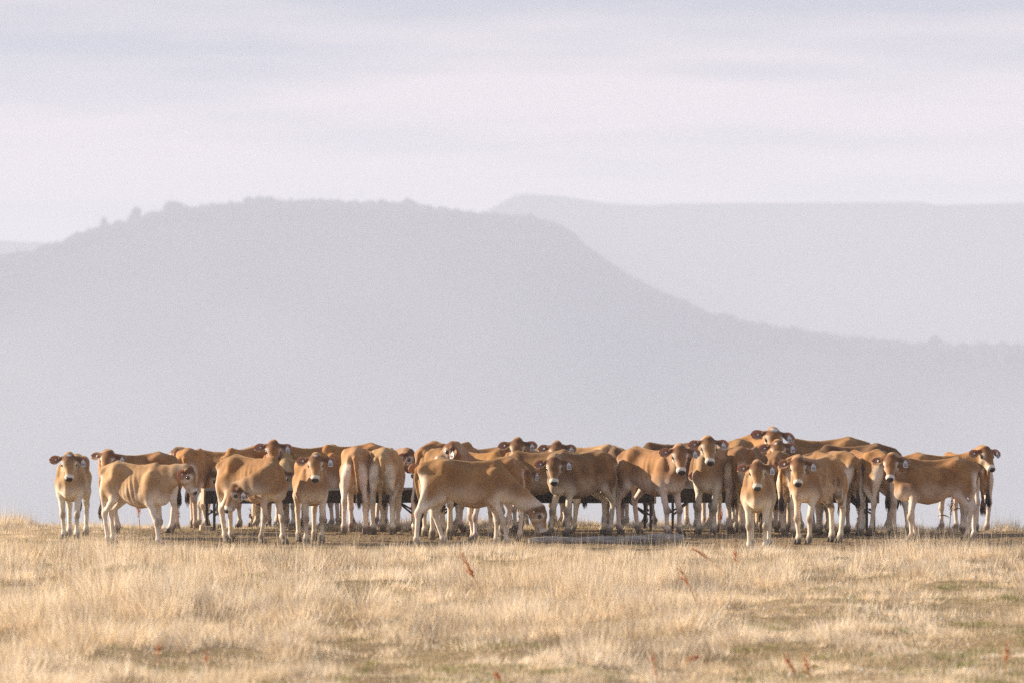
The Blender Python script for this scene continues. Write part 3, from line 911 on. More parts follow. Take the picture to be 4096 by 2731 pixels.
def eye_mesh():
    bm = bmesh.new(); bmesh.ops.create_uvsphere(bm, u_segments=14, v_segments=9, radius=1.0)
    for v in bm.verts: v.co = Vector((v.co.x * 0.0235, v.co.y * 0.0150, v.co.z * 0.0205))
    return bm_mesh('eye', bm, [M_EYE], True)
EYEM = eye_mesh()

def nose_mesh():
    """black hairless pad with two nostril hollows."""
    bm = bmesh.new(); bmesh.ops.create_uvsphere(bm, u_segments=24, v_segments=14, radius=1.0)
    for v in bm.verts:
        x, y, z = v.co
        w = 1 + 0.20 * z
        px, py, pz = x * 0.022, y * 0.046 * w, z * 0.035
        for sg in (1, -1):
            dd = ((py - sg * 0.026) / 0.010) ** 2 + ((pz - 0.006 + 0.25 * (abs(py) - 0.026)) / 0.013) ** 2
            px -= 0.010 * math.exp(-dd) * (x > 0)
        v.co = Vector((px, py, pz))
    return bm_mesh('nose', bm, [M_NOSE], True)
NOSE = nose_mesh()

def hoof_mesh():
    bm = bmesh.new()
    for sg in (1, -1):
        rings = []
        for z, r, fx in ((0.062, 0.026, -0.002), (0.040, 0.029, 0.004), (0.0, 0.033, 0.014)):
            ring = []
            for j in range(10):
                a = 2 * math.pi * j / 10
                cx = math.cos(a); cy = math.sin(a)
                ring.append(bm.verts.new((fx + cx * r * 1.35 * (1.1 if cx > 0 else 0.9), sg * 0.022 + cy * r * 0.72, z)))
            rings.append(ring)
        for i in range(2):
            for j in range(10):
                bm.faces.new((rings[i + 1][j], rings[i + 1][(j + 1) % 10], rings[i][(j + 1) % 10], rings[i][j]))
        bm.faces.new(rings[0]); bm.faces.new(list(reversed(rings[2])))
    return bm_mesh('hoof', bm, [M_HOOF], True)
HOOF = hoof_mesh()

def tuft_mesh(seed, m):
    bm = bmesh.new(); r = random.Random(seed)
    for k in range(40):
        a = r.random() * 6.28; q = r.random() ** 0.5 * 0.75
        sx, sy = math.cos(a) * 0.016 * q, math.sin(a) * 0.016 * q
        ex, ey = math.cos(a) * 0.045 * q + r.gauss(0, 0.010), math.sin(a) * 0.045 * q + r.gauss(0, 0.010)
        L = 0.11 + 0.11 * r.random()
        bm_tube(bm, [(sx, sy, 0.05), (sx * 1.5 + ex * 0.4, sy * 1.5 + ey * 0.4, -L * 0.35), (ex, ey, -L * 0.75), (ex * 0.7, ey * 0.7, -L)], [0.006, 0.0075, 0.005, 0.0008], 4, False)
    return bm_mesh('tail_tuft', bm, [m], True)
TUFTS = [tuft_mesh(1, M_TUFT), tuft_mesh(2, M_TUFT), tuft_mesh(3, M_TUFT_RED)]

SEG = {'1': 'bc', '4': 'fgbc', '0': 'abcdef', '8': 'abcdefg', '2': 'abged', '3': 'abgcd', '5': 'afgcd', '6': 'afgedc', '7': 'abc', '9': 'abcdfg'}
def tag_mesh(text, lines):
    """white flag ear tag; digits where the photo lets them be read, else rows of dark print."""
    bm = bmesh.new()
    # plate in the y (across) / z (down) plane, narrow neck on top
    prof = [(-0.012, 0.014), (0.012, 0.014), (0.016, 0.000), (0.028, -0.008), (0.031, -0.074), (0.027, -0.078), (-0.027, -0.078), (-0.031, -0.074), (-0.028, -0.008), (-0.016, 0.000)]
    fr = [bm.verts.new((0.0015, a, b)) for a, b in prof]; bk = [bm.verts.new((-0.0015, a, b)) for a, b in prof]
    n = len(prof)
    bm.faces.new(list(reversed(fr))); bm.faces.new(bk)
    for i in range(n):
        bm.faces.new((fr[i], fr[(i + 1) % n], bk[(i + 1) % n], bk[i]))
    bm_box(bm, (0.003, 0, 0.010), (0.006, 0.016, 0.016))
    def bar(y, z, w, hgt):
        for sx in (0.0024, -0.0024):
            bm_box(bm, (sx, y, z), (0.0012, w, hgt), mi=1)
    if text:
        w, hh, th = 0.0085, 0.024, 0.0034
        for i, ch in enumerate(text):
            y0 = 0.0195 - i * 0.013; z0 = -0.046
            g = {'a': (0, hh / 2, w, th), 'd': (0, -hh / 2, w, th), 'g': (0, 0, w, th), 'b': (-w / 2, hh / 4, th, hh / 2), 'c': (-w / 2, -hh / 4, th, hh / 2), 'f': (w / 2, hh / 4, th, hh / 2), 'e': (w / 2, -hh / 4, th, hh / 2)}
            for q in SEG[ch]:
                b = g[q]; bar(y0 + b[0], z0 + b[1], b[2], b[3])
    else:
        r = random.Random(lines)
        for z0, hgt in ((-0.026, 0.007), (-0.043, 0.013), (-0.062, 0.012)):
            y0 = 0.022
            while y0 > -0.020:
                w = r.uniform(0.003, 0.0075)
                bar(y0 - w / 2, z0 + r.uniform(-0.001, 0.001), w, hgt * r.uniform(0.75, 1.0)); y0 -= w + r.uniform(0.0018, 0.003)
    return bm_mesh('ear_tag', bm, [M_TAG, M_TAGINK])
TAGS = [tag_mesh(None, i) for i in range(4)]
TAG1408 = tag_mesh('1408', 0)
def button_mesh():
    bm = bmesh.new()
    bm_tube(bm, [(0, 0, -0.004), (0, 0, 0.004)], [0.0125, 0.0125], 12, True)
    bm_tube(bm, [(0, 0, 0.0045), (0, 0, 0.009)], [0.0045, 0.004], 8, True, 0)
    return bm_mesh('ear_tag', bm, [M_TAG, M_TAGINK])
BUTTON = button_mesh()

def mat4(R3, t):
    return Matrix(((R3[0][0], R3[0][1], R3[0][2], t[0]), (R3[1][0], R3[1][1], R3[1][2], t[1]), (R3[2][0], R3[2][1], R3[2][2], t[2]), (0, 0, 0, 1)))

CALF_N = 0
def calf(label, px, d, heading, H=1.10, coat='fawn', neck_el=25, neck_az=0, neck_len=0.42, head_az=None, pitch=60, roll=0, stance=None,
         poll=None, ctrl=None, star=None, fat=1.0, tail=(0, 0), tags='bt', knee=(0, 0), fine=False, ear_droop=(0, 0), ribs=1.0, dirty=0, tuft=None, length=0.93, ear_back=0):
    """px: photo column of the middle of the trunk, d: its distance; heading and head_az in degrees, 0 = towards the right of the picture, 90 = away."""
    global CALF_N
    CALF_N += 1
    th = math.radians(heading)
    X = px2x(px, d)
    if d > 69:                      # the rear rank stands where the ground already falls away
        H -= 0.9 * min(0.0, float(ground_h(X, d)))
    sc = H / 1.12
    root = bpy.data.objects.new('calf', None); link(root)
    gz = float(ground_h(X, d))
    root.location = (X, d, gz - 0.012); root.rotation_euler = (0, 0, th); root.scale = (sc, sc, sc)
    tag(root, label, 'calf', 'herd of young dairy calves crowding round the feed troughs')
    rr = random.Random(CALF_N * 13 + 1)
    if stance is None:
        a, b = rr.uniform(-0.09, 0.09), rr.uniform(-0.10, 0.10)
        stance = [(a, 0), (-a, 0), (b, 0), (-b, 0)]
    hoof = [(0.36 + stance[0][0], 0.10 + stance[0][1]), (0.36 + stance[1][0], -0.10 + stance[1][1]),
            (-0.47 + stance[2][0], 0.11 + stance[2][1]), (-0.47 + stance[3][0], -0.11 + stance[3][1])]
    na, ne = math.radians(neck_az), math.radians(neck_el)
    if poll is None:
        b0 = np.array([0.385, 0.0, 0.89])
        poll = b0 + neck_len * np.array([math.cos(ne) * math.cos(na), math.cos(ne) * math.sin(na), math.sin(ne)])
        if abs(neck_az) > 20 and ctrl is None:
            ctrl = b0 + neck_len * 0.55 * np.array([math.cos(ne) * math.cos(na * 0.35), math.cos(ne) * math.sin(na * 0.35), math.sin(ne)])
    poll = np.array(poll, dtype=float)
    ha = th if head_az is None else math.radians(head_az)
    fr = frame_from(ha - th, math.radians(pitch), math.radians(roll))
    P = dict(hoof=hoof, poll=poll, frame=fr, ctrl=ctrl, coat=coat, star=star, fat=fat, tail=tail, knee=knee, seed=CALF_N + 50, ribs=ribs, dirty=dirty, length=length)
    V, F, c, joints, tend, poll = make_body(P, (0.0135 if fine else 0.019) / sc)
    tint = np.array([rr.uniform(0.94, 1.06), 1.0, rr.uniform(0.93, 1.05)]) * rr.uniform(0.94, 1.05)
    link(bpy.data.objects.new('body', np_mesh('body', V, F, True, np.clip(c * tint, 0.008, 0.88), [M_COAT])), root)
    f, s, u = fr
    Hd = lambda a, b, c_: poll + a * 0.78 * f + b * s + c_ * u
    for sg in (1, -1):
        e = link(bpy.data.objects.new('eye', EYEM), root)
        e.matrix_local = mat4(np.stack([f, s, u], 1), Hd(0.147, sg * 0.0935, -0.056))
        dr = math.radians((ear_droop[0] if sg == 1 else ear_droop[1]) + rr.uniform(-5, 5) + 8)
        out = sg * s * math.cos(dr) * (0.92 if ear_back == 0 else 0.62) + f * math.sin(dr) * 0.9 - u * (0.38 if ear_back == 0 else 0.72)
        out = out / np.linalg.norm(out)
        nrm = u + 0.30 * f + sg * s * (0.15 if ear_back == 0 else 0.9); nrm = nrm - (nrm @ out) * out; nrm /= np.linalg.norm(nrm)
        wd = np.cross(nrm, out)
        er = link(bpy.data.objects.new('ear', EAR), root)
        er.matrix_local = mat4(np.stack([out, wd, nrm], 1), Hd(0.032, sg * 0.098, -0.03))
        if 't' in tags and sg == 1:
            tg = link(bpy.data.objects.new('ear_tag', TAG1408 if '1' in tags else TAGS[CALF_N % 4]), er)
            # hang: tag plane faces the ear opening, long side towards the ground
            down = np.array([0, 0, -1.0]); dl = np.array([down @ out, down @ wd, down @ nrm]); dl[2] *= 0.25; dl /= np.linalg.norm(dl)
            zz = -dl; xx = np.array([0, 0, 1.0]); xx = xx - (xx @ zz) * zz; xx /= np.linalg.norm(xx); yy = np.cross(zz, xx)
            tg.matrix_local = mat4(np.stack([xx, yy, zz], 1), np.array([0.095, 0, 0.016]))
        elif 'b' in tags and sg == -1:
            tg = link(bpy.data.objects.new('ear_tag', BUTTON), er)
            tg.matrix_local = mat4(np.eye(3), np.array([0.085, 0, -0.002]))
    ns = link(bpy.data.objects.new('nose', NOSE), root)
    nf = f * 0.86 + u * 0.5; nf /= np.linalg.norm(nf); nu = np.cross(nf, s)
    ns.matrix_local = mat4(np.stack([nf, s, nu], 1), Hd(0.418, 0, -0.088))
    for n, (a, b, fe, hf) in enumerate(joints):
        ho = link(bpy.data.objects.new('hoof', HOOF), root)
        ho.matrix_local = Matrix.Translation((hf[0] + 0.004, hf[1], 0.012)) @ Matrix.Rotation(rr.uniform(-0.15, 0.15), 4, 'Z')
    tf = link(bpy.data.objects.new('tail_tuft', TUFTS[CALF_N % 2] if tuft is None else TUFTS[tuft]), root)
    tf.matrix_local = Matrix.Translation(tuple(tend)) @ Matrix.Rotation(rr.uniform(0, 6), 4, 'Z')
    return root

def herd():
    # front rank, left to right ------------------------------------------------
    calf('leftmost calf facing the viewer, alone on the grass, white star on its forehead', 292, 65.2, -93, 1.11, 'pale', 36, 8, head_az=-84, pitch=55, star=(0.035, 0.0, 0.9), fat=1.06, fine=True, ear_droop=(4, -4),
         stance=[(0.04, 0), (-0.04, 0.02), (-0.02, 0), (0.03, 0)])
    calf('brown backed calf turning its face back over the rump of the pale side-on calf', 548, 66.9, 197, 1.10, 'fawn', 34, 72, 0.44, head_az=-108, pitch=45, roll=-8,
         stance=[(0.0, 0), (-0.1, 0), (0.0, 0), (-0.1, 0)])
    calf('pale side-on calf facing right with its nose near the left end of the trough', 545, 62.5, -27, 1.08, 'pale', 20, 14, 0.47, head_az=-12, pitch=62, fine=True, ribs=1.5,
         stance=[(-0.02, 0), (0.12, 0), (-0.02, 0), (0.05, 0)], tail=(0.0, 0.02), length=0.84, ear_back=1)
    calf('orange brown calf seen from behind at the left end of the trough', 775, 68.9, 80, 1.14, 'gold', -5, 12, 0.45, pitch=65, dirty=0, stance=[(0, 0), (0.05, 0), (-0.09, 0.0), (0.12, 0)], tail=(0.02, -0.06))
    calf('calf mostly hidden behind the orange calf, head turned left with one ear showing', 900, 69.9, 172, 1.08, 'fawn', 36, 0, 0.40, head_az=168, pitch=36)
    calf('calf with a rust brown poll lowering its muzzle into the left end of the trough', 975, 69.6, -118, 1.12, 'gold', -12, 0, 0.46, head_az=-150, pitch=55)
    calf('calf twisting its neck back to lick its own hind leg', 1015, 63.3, -40, 1.14, 'fawn', fine=True, ribs=1.6, head_az=197, pitch=58, roll=-12,
         poll=(0.10, -0.46, 0.76), ctrl=(0.66, -0.40, 0.84), stance=[(0.09, 0), (-0.12, 0), (-0.05, 0), (0.10, -0.03)], tail=(0.02, 0.03), ear_back=1)
    calf('calf behind the trough facing the viewer with a white tag, above the licking calf', 1118, 69.75, -98, 1.13, 'gold', 44, 8, 0.42, head_az=-86, pitch=51)
    calf('front calf facing the viewer with a small white star, left of the two rumps', 1243, 63.6, -80, 1.09, 'tan', 44, -4, 0.42, head_az=-92, pitch=55, star=(0.03, 0.0, 0.8), fat=1.06, fine=True,
         stance=[(0.04, 0), (-0.02, 0), (-0.03, 0), (0.05, 0)])
    calf('golden calf behind the starred front calf, feeding with its head down in the trough', 1250, 69.5, -150, 1.14, 'gold', -24, 0, 0.50, head_az=-150, pitch=72)
    calf('calf with a bright golden back feeding over the trough behind the left rump', 1400, 69.7, -152, 1.16, 'gold', -24, 0, 0.50, head_az=-165, pitch=72)
    calf('calf reaching down into the trough between the licking calf and the starred front calf', 1160, 69.35, -97, 1.06, 'pale', -4, 0, 0.42, head_az=-100, pitch=62)
    calf('calf from behind with a clean hanging tail, left of two rumps side by side', 1428, 66.75, 88, 1.18, 'tan', 0, 0, 0.46, pitch=62, fat=1.06, fine=True, tail=(-0.03, -0.06), stance=[(0, 0), (0, 0), (0.03, 0.03), (0.0, -0.03)])
    calf('calf from behind with a dirty tail, right of two rumps side by side', 1548, 66.7, 84, 1.17, 'pale', 0, 0, 0.46, pitch=62, fine=True, dirty=2, tail=(-0.02, -0.04), stance=[(0, 0), (0, 0), (0.06, 0.02), (-0.04, -0.03)])
    calf('calf behind the trough in profile to the right, its muzzle hidden by a hanging tail', 1480, 69.5, -38, 1.10, 'fawn', 30, 0, 0.42, head_az=-22, pitch=52, ear_back=1)
    calf('tall calf with its rump high above the grazing calf, tail hanging along the thigh', 1800, 66.6, 52, 1.25, 'fawn', 0, 0, 0.44, pitch=60, tail=(0.0, 0.03))
    calf('calf showing only an orange rump behind the grazing calf', 1745, 64.9, 98, 1.19, 'fawn', 5, 0, 0.44, pitch=60)
    calf('large grazing calf side-on at the centre with its nose down by the log', 1870, 62.2, 3, 1.13, 'fawn', fat=1.12, fine=True, ribs=0.5, neck_el=-34, neck_az=-4, neck_len=0.66, head_az=-8, pitch=70, length=1.0,
         stance=[(0.02, 0), (0.16, 0), (0.20, 0), (-0.16, 0)], tail=(-0.06, 0.0), ear_back=1)
    calf('calf looking away to the left with the number 1408 on its ear tag', 1962, 63.9, 214, 1.1, 'fawn', 58, -6, 0.5, head_az=172, pitch=30, tags='t1', stance=[(0.04, 0), (-0.08, 0), (0.0, 0), (0.08, 0)], roll=-8, length=0.8, ear_back=1)
    calf('calf with a dark poll and low back behind the trough, above the grazing calf', 1925, 69.7, 178, 1.12, 'brown', 14, 0, 0.42, pitch=40)
    calf('calf peering over a golden back with only its forehead, eyes and ears showing', 2070, 69.7, -90, 1.17, 'fawn', 42, 0, 0.42, head_az=-92, pitch=53)
    calf('golden calf lowering its tagged head just right of the grazing calf', 1902, 65.4, -38, 1.16, 'gold', -2, -4, 0.48, head_az=-52, pitch=74, roll=10)
    calf('brown flank and shoulder of a calf standing behind the calf beside the log', 2165, 67.0, 166, 1.13, 'brown', 0, 0, 0.40, pitch=55)
    calf('calf behind looking over the head of the tagged calf beside the log', 2240, 69.45, -94, 1.14, 'fawn', 40, 0, 0.42, head_az=-92, pitch=53)
    calf('brown calf behind the log facing the viewer, body turned to the right', 2322, 66.0, -137, 1.15, 'brown', 20, 34, 0.42, head_az=-91, pitch=55, fine=True, ribs=0.4, fat=1.12,
         stance=[(0.0, 0), (0.12, 0), (0.02, 0), (-0.10, 0)])
    calf('pale backed calf half hidden behind the rump of the calf beside the log', 2345, 69.9, 162, 1.14, 'pale', 20, 0, 0.42, pitch=50)
    calf('shaded grey looking calf feeding behind the dark trough right of the centre', 2455, 69.5, -88, 1.12, 'dark', -24, 0, 0.46, pitch=74)
    calf('calf over the right end of the log with its face to the viewer', 2612, 66.1, -48, 1.19, 'fawn', 36, -28, 0.42, head_az=-84, pitch=53, fine=True, ribs=1.4,
         stance=[(0.06, 0), (0.04, 0), (0.06, 0), (-0.06, 0)], fat=1.06)
    calf('tall calf with a raised pale throat, nose lifted, right of the log', 2862, 66.7, -112, 1.19, 'tan', 48, 26, 0.46, head_az=-84, pitch=50, fine=True, stance=[(0.0, 0), (0.02, 0), (0, 0), (0.06, 0)])
    calf('shaded calf standing behind the right trough, hidden but for legs and belly', 2800, 69.7, -84, 1.10, 'brown', -10, 0, 0.44, pitch=66)
    calf('dark brown back showing between the two calves at the right end of the log', 2700, 69.8, 176, 1.19, 'dark', -10, 0, 0.42, pitch=60)
    calf('calf seen from behind with a dirty brown tail, right of the tall pale throated calf', 2990, 66.8, 70, 1.18, 'brown', 0, 0, 0.46, pitch=62, dirty=2, tail=(-0.02, -0.01), tuft=2)
    calf('calf showing only a high rounded rump above the dirty tailed calf', 2962, 69.6, 84, 1.23, 'fawn', -10, 0, 0.44, pitch=60)
    calf('highest calf of the herd looking over the others, big white patch on its forehead', 3035, 71.3, -76, 1.25, 'gold', 46, -4, 0.44, head_az=-84, pitch=44, star=(0.045, 0.0, 1.5), roll=-6)
    calf('calf peering out just below the highest head, small white forehead mark', 3072, 69.45, -82, 1.15, 'gold', 42, 0, 0.42, head_az=-86, pitch=51, star=(0.05, -0.03, 0.6), roll=4)
    calf('nearest calf of all, pale chested and facing the viewer, right of centre', 3034, 61.1, -96, 1.08, 'tan', 38, 4, 0.42, head_az=-92, pitch=57, fat=1.12, fine=True, stance=[(0.03, 0), (-0.01, 0), (0.0, 0), (0.05, 0)])
    calf('thin calf seen from behind with a brown tail, just right of the nearest calf', 3120, 66.7, 80, 1.12, 'brown', 0, 0, 0.46, pitch=62, tail=(-0.03, -0.02), dirty=2)
    calf('muddy flanked calf turned three quarters to the viewer, right of the nearest calf', 3268, 63.2, -124, 1.13, 'tan', 30, 22, 0.42, head_az=-95, pitch=55, fine=True, ribs=0.4, dirty=1,
         stance=[(0.04, 0), (-0.04, 0), (0.06, 0), (-0.12, 0)])
    calf('calf showing only a raised ear and neck behind the muddy flanked calf', 3235, 65.9, 48, 1.08, 'gold', 34, 0, 0.44, pitch=40)
    calf('calf seen from behind next to the muddy flanked calf, legs close together', 3325, 66.5, 122, 1.13, 'fawn', 10, 0, 0.44, pitch=60)
    calf('long dark back of a calf standing behind the trough at right', 3412, 69.8, 174, 1.16, 'dark', 0, 0, 0.42, pitch=60)
    calf('high pale brown back of a calf behind the whole right half of the herd', 3290, 71.2, 180, 1.23, 'fawn', 5, 0, 0.42, pitch=60)
    calf('calf seen from behind at the right end of the trough, one pale ear turned out', 3465, 66.4, 114, 1.15, 'fawn', 22, 20, 0.44, head_az=140, pitch=45, fat=1.05, stance=[(0, 0), (0, 0), (0.06, 0.03), (0, -0.06)])
    calf('right side-on calf facing left with its face turned to the viewer', 3738, 64.0, 184, 1.10, 'fawn', 38, 40, 0.42, head_az=-100, pitch=51, fine=True, ribs=0.3,
         stance=[(0.0, 0), (-0.10, 0), (0.04, 0), (-0.10, 0)], tail=(0.05, 0.0), tuft=2, fat=1.08)
    calf('rightmost calf looking back over a side-on rump, ears spread against the haze', 3758, 66.4, 4, 1.10, 'fawn', 44, -38, 0.44, head_az=-62, pitch=45, stance=[(0, 0), (0.02, 0), (0.05, 0), (0.0, 0)])
    calf('golden rump behind the rightmost pair of calves', 3850, 68.7, 120, 1.13, 'gold', 0, 0, 0.42, pitch=60)
herd()

# ------------------------------------------------------------------ troughs, log, block
def trough(x0, x1, d, label, ztop=0.58, depth=0.20, wide=0.46, rot=0.0):
    root = bpy.data.objects.new('feed_trough', None)
    gz = float(ground_h((x0 + x1) / 2, d))
    root.location = ((x0 + x1) / 2, d, gz); root.rotation_euler = (0, 0, math.radians(rot)); link(root)
    tag(root, label, 'trough', 'long feed troughs on angle iron legs')
    L = x1 - x0; hw, hb = wide / 2, wide * 0.36; t = 0.012
    def strip(name, pts, m):
        bm = bmesh.new()
        a = [bm.verts.new((-L / 2 + 0.012, y, z)) for y, z in pts]; b = [bm.verts.new((L / 2 - 0.012, y, z)) for y, z in pts]
        n = len(pts)
        for i in range(n):
            bm.faces.new((a[i], a[(i + 1) % n], b[(i + 1) % n], b[i]))
        bm.faces.new(list(reversed(a))); bm.faces.new(b)
        bmesh.ops.recalc_face_normals(bm, faces=bm.faces)
        link(bpy.data.objects.new(name, bm_mesh(name, bm, [m])), root)
    zb = ztop - depth
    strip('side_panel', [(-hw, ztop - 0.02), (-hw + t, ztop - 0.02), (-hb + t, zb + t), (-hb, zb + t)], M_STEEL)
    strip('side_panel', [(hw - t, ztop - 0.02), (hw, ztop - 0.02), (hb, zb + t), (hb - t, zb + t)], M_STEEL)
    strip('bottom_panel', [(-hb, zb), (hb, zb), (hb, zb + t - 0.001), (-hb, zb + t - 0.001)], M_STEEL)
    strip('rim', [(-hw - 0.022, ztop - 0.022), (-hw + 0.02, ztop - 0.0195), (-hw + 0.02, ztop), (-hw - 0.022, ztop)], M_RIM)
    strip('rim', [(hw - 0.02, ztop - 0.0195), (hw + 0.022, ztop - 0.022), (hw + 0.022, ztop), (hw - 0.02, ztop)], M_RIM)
    for sx in (-1, 1):
        bm = bmesh.new()
        pts = [(-hw - 0.01, ztop + 0.004), (hw + 0.01, ztop + 0.004), (hb + 0.012, zb - 0.006), (-hb - 0.012, zb - 0.006)]
        a = [bm.verts.new((sx * L / 2 - 0.011, y, z)) for y, z in pts]; b = [bm.verts.new((sx * L / 2 + 0.011, y, z)) for y, z in pts]
        for i in range(4):
            bm.faces.new((a[i], a[(i + 1) % 4], b[(i + 1) % 4], b[i]))
        bm.faces.new(list(reversed(a))); bm.faces.new(b)
        bmesh.ops.recalc_face_normals(bm, faces=bm.faces)
        link(bpy.data.objects.new('end_plate', bm_mesh('end_plate', bm, [M_ENDPLATE])), root)
    for lx in (-L / 2 + 0.10, L / 2 - 0.10):
        for sy in (-1, 1):
            bm = bmesh.new(); bm_bar(bm, (lx + 0.035 * sy * -1, sy * (hb + 0.035), -0.02), (lx + 0.035 * sy * -1, sy * (hb + 0.035), ztop - 0.05), 0.036, 0.036)
            link(bpy.data.objects.new('leg', bm_mesh('leg', bm, [M_STEEL])), root)
            inw = 1 if lx < 0 else -1
            bm = bmesh.new(); bm_bar(bm, (lx + 0.035 * sy * -1, sy * (hb + 0.012), zb - 0.17), (lx + inw * 0.24, sy * (hb - 0.03), zb - 0.004), 0.024, 0.024)
            link(bpy.data.objects.new('brace', bm_mesh('brace', bm, [M_STEEL])), root)
        bm = bmesh.new(); bm_bar(bm, (lx, -hb - 0.03, zb - 0.10), (lx, hb + 0.03, zb - 0.10), 0.026, 0.026)
        link(bpy.data.objects.new('crossbar', bm_mesh('crossbar', bm, [M_STEEL])), root)

TD = 67.85
trough(px2x(812, TD), px2x(1700, TD), TD, 'left feed trough with its pale end plate showing beside the licking calf', rot=8.5)
trough(px2x(1730, TD), px2x(2620, TD), TD, 'middle feed trough, black side glimpsed behind the calf beside the log', 0.63, 0.25)
trough(px2x(2650, TD), px2x(3510, TD), TD, 'right feed trough, dark underside seen between legs right of the nearest calf', 0.61, 0.22)

def build_log():
    d0, d1 = row2d(2172), row2d(2166)
    a = Vector((px2x(2115, d0), d0, 0)); b = Vector((px2x(2732, d1), d1, 0))
    n, seg = 40, 18
    root = bpy.data.objects.new('fallen_log', None)
    root.location = (a + b) / 2; root.location.z = float(ground_h(root.location.x, root.location.y)); link(root)
    tag(root, 'grey weathered log lying on the grass in front of the calves', 'log')
    r = np.random.default_rng(5)
    V = []
    ax = (b - a); L = ax.length; ax.normalize(); side = Vector((-ax.y, ax.x, 0))
    groove = r.random(seg)
    for i in range(n):
        t = i / (n - 1)
        c = (t - 0.5) * L
        rad = 0.048 + 0.022 * t + 0.005 * math.sin(t * 17) + 0.004 * r.random()
        for j in range(seg):
            an = 2 * math.pi * j / seg
            rr_ = rad * (1 + 0.16 * (groove[j] - 0.5) + 0.06 * (value_noise(np.array([t * 30]), np.array([j * 1.0]), 6, 2.0)[0] - 0.5))
            p = ax * c + side * (math.cos(an) * rr_ + 0.02 * math.sin(t * 5)) + Vector((0, 0, math.sin(an) * rr_ + rad * 0.58 + 0.008 * math.sin(t * 9)))
            V.append(p[:])
    F = []
    for i in range(n - 1):
        for j in range(seg):
            F.append((i * seg + j, i * seg + (j + 1) % seg, (i + 1) * seg + (j + 1) % seg, (i + 1) * seg + j))
    me = np_mesh('log_bark', np.array(V), np.array(F), True, None, [M_LOG])
    bmx = bmesh.new(); bmx.from_mesh(me); bmesh.ops.recalc_face_normals(bmx, faces=bmx.faces); bmx.to_mesh(me); bmx.free()
    link(bpy.data.objects.new('log_trunk', me), root)
    for e in (0, n - 1):
        bm = bmesh.new()
        ring = [bm.verts.new(V[e * seg + j]) for j in range(seg)]
        bm.faces.new(ring if e else list(reversed(ring)))
        link(bpy.data.objects.new('log_end', bm_mesh('log_end', bm, [M_LOGEND])), root)
build_log()

def build_block():
    d = 67.55
    bm = bmesh.new(); bm_box(bm, (0, 0, 0.025), (0.185, 0.16, 0.07), Matrix.Rotation(0.1, 3, 'Y'))
    bmesh.ops.bevel(bm, geom=bm.edges[:], offset=0.006, segments=1, affect='EDGES')
    o = bpy.data.objects.new('wooden_block', bm_mesh('wooden_block', bm, [M_BLOCK]))
    o.location = (px2x(826, d), d, float(ground_h(px2x(826, d), d))); o.rotation_euler = (0, 0, 0.15)
    link(o); tag(o, 'pale sawn block of wood on the soil by the left legs of the trough', 'block')
build_block()

def build_dung():
    for n, (px, py, w, lab) in enumerate(((4002, 2245, 0.17, 'dark lump of dry dung in the stubble near the right edge'), (752, 2262, 0.10, 'small dark dung lump on the grass in front of the licking calf'),
                                          (3362, 2272, 0.14, 'dry dung pat under bent straws in front of the muddy flanked calf'), (452, 2203, 0.12, 'dark crust of dung beside the left side-on calf'),
                                          (3898, 2206, 0.07, 'tiny dark dung lump at the feet of the right side-on calf')
                                          )):
        d = row2d(py)
        bm = bmesh.new(); bmesh.ops.create_icosphere(bm, subdivisions=3, radius=1.0)
        r = random.Random(n)
        ph = [r.uniform(0, 6) for _ in range(4)]
        for v in bm.verts:
            k = 1 + 0.22 * math.sin(4 * v.co.x + ph[0]) * math.cos(5 * v.co.y + ph[1]) + 0.12 * math.sin(9 * v.co.z + 7 * v.co.x + ph[2])
            v.co = Vector((v.co.x * w * k, v.co.y * w * 0.8 * k, max(v.co.z, -0.3) * w * 0.42 * k))
        o = bpy.data.objects.new('dung_pat', bm_mesh('dung_pat', bm, [M_DUNG], True))
        x = px2x(px, d); o.location = (x, d, float(ground_h(x, d)) + w * 0.18); link(o)
        tag(o, lab, 'dung', 'dung lumps on the pasture')
build_dung()

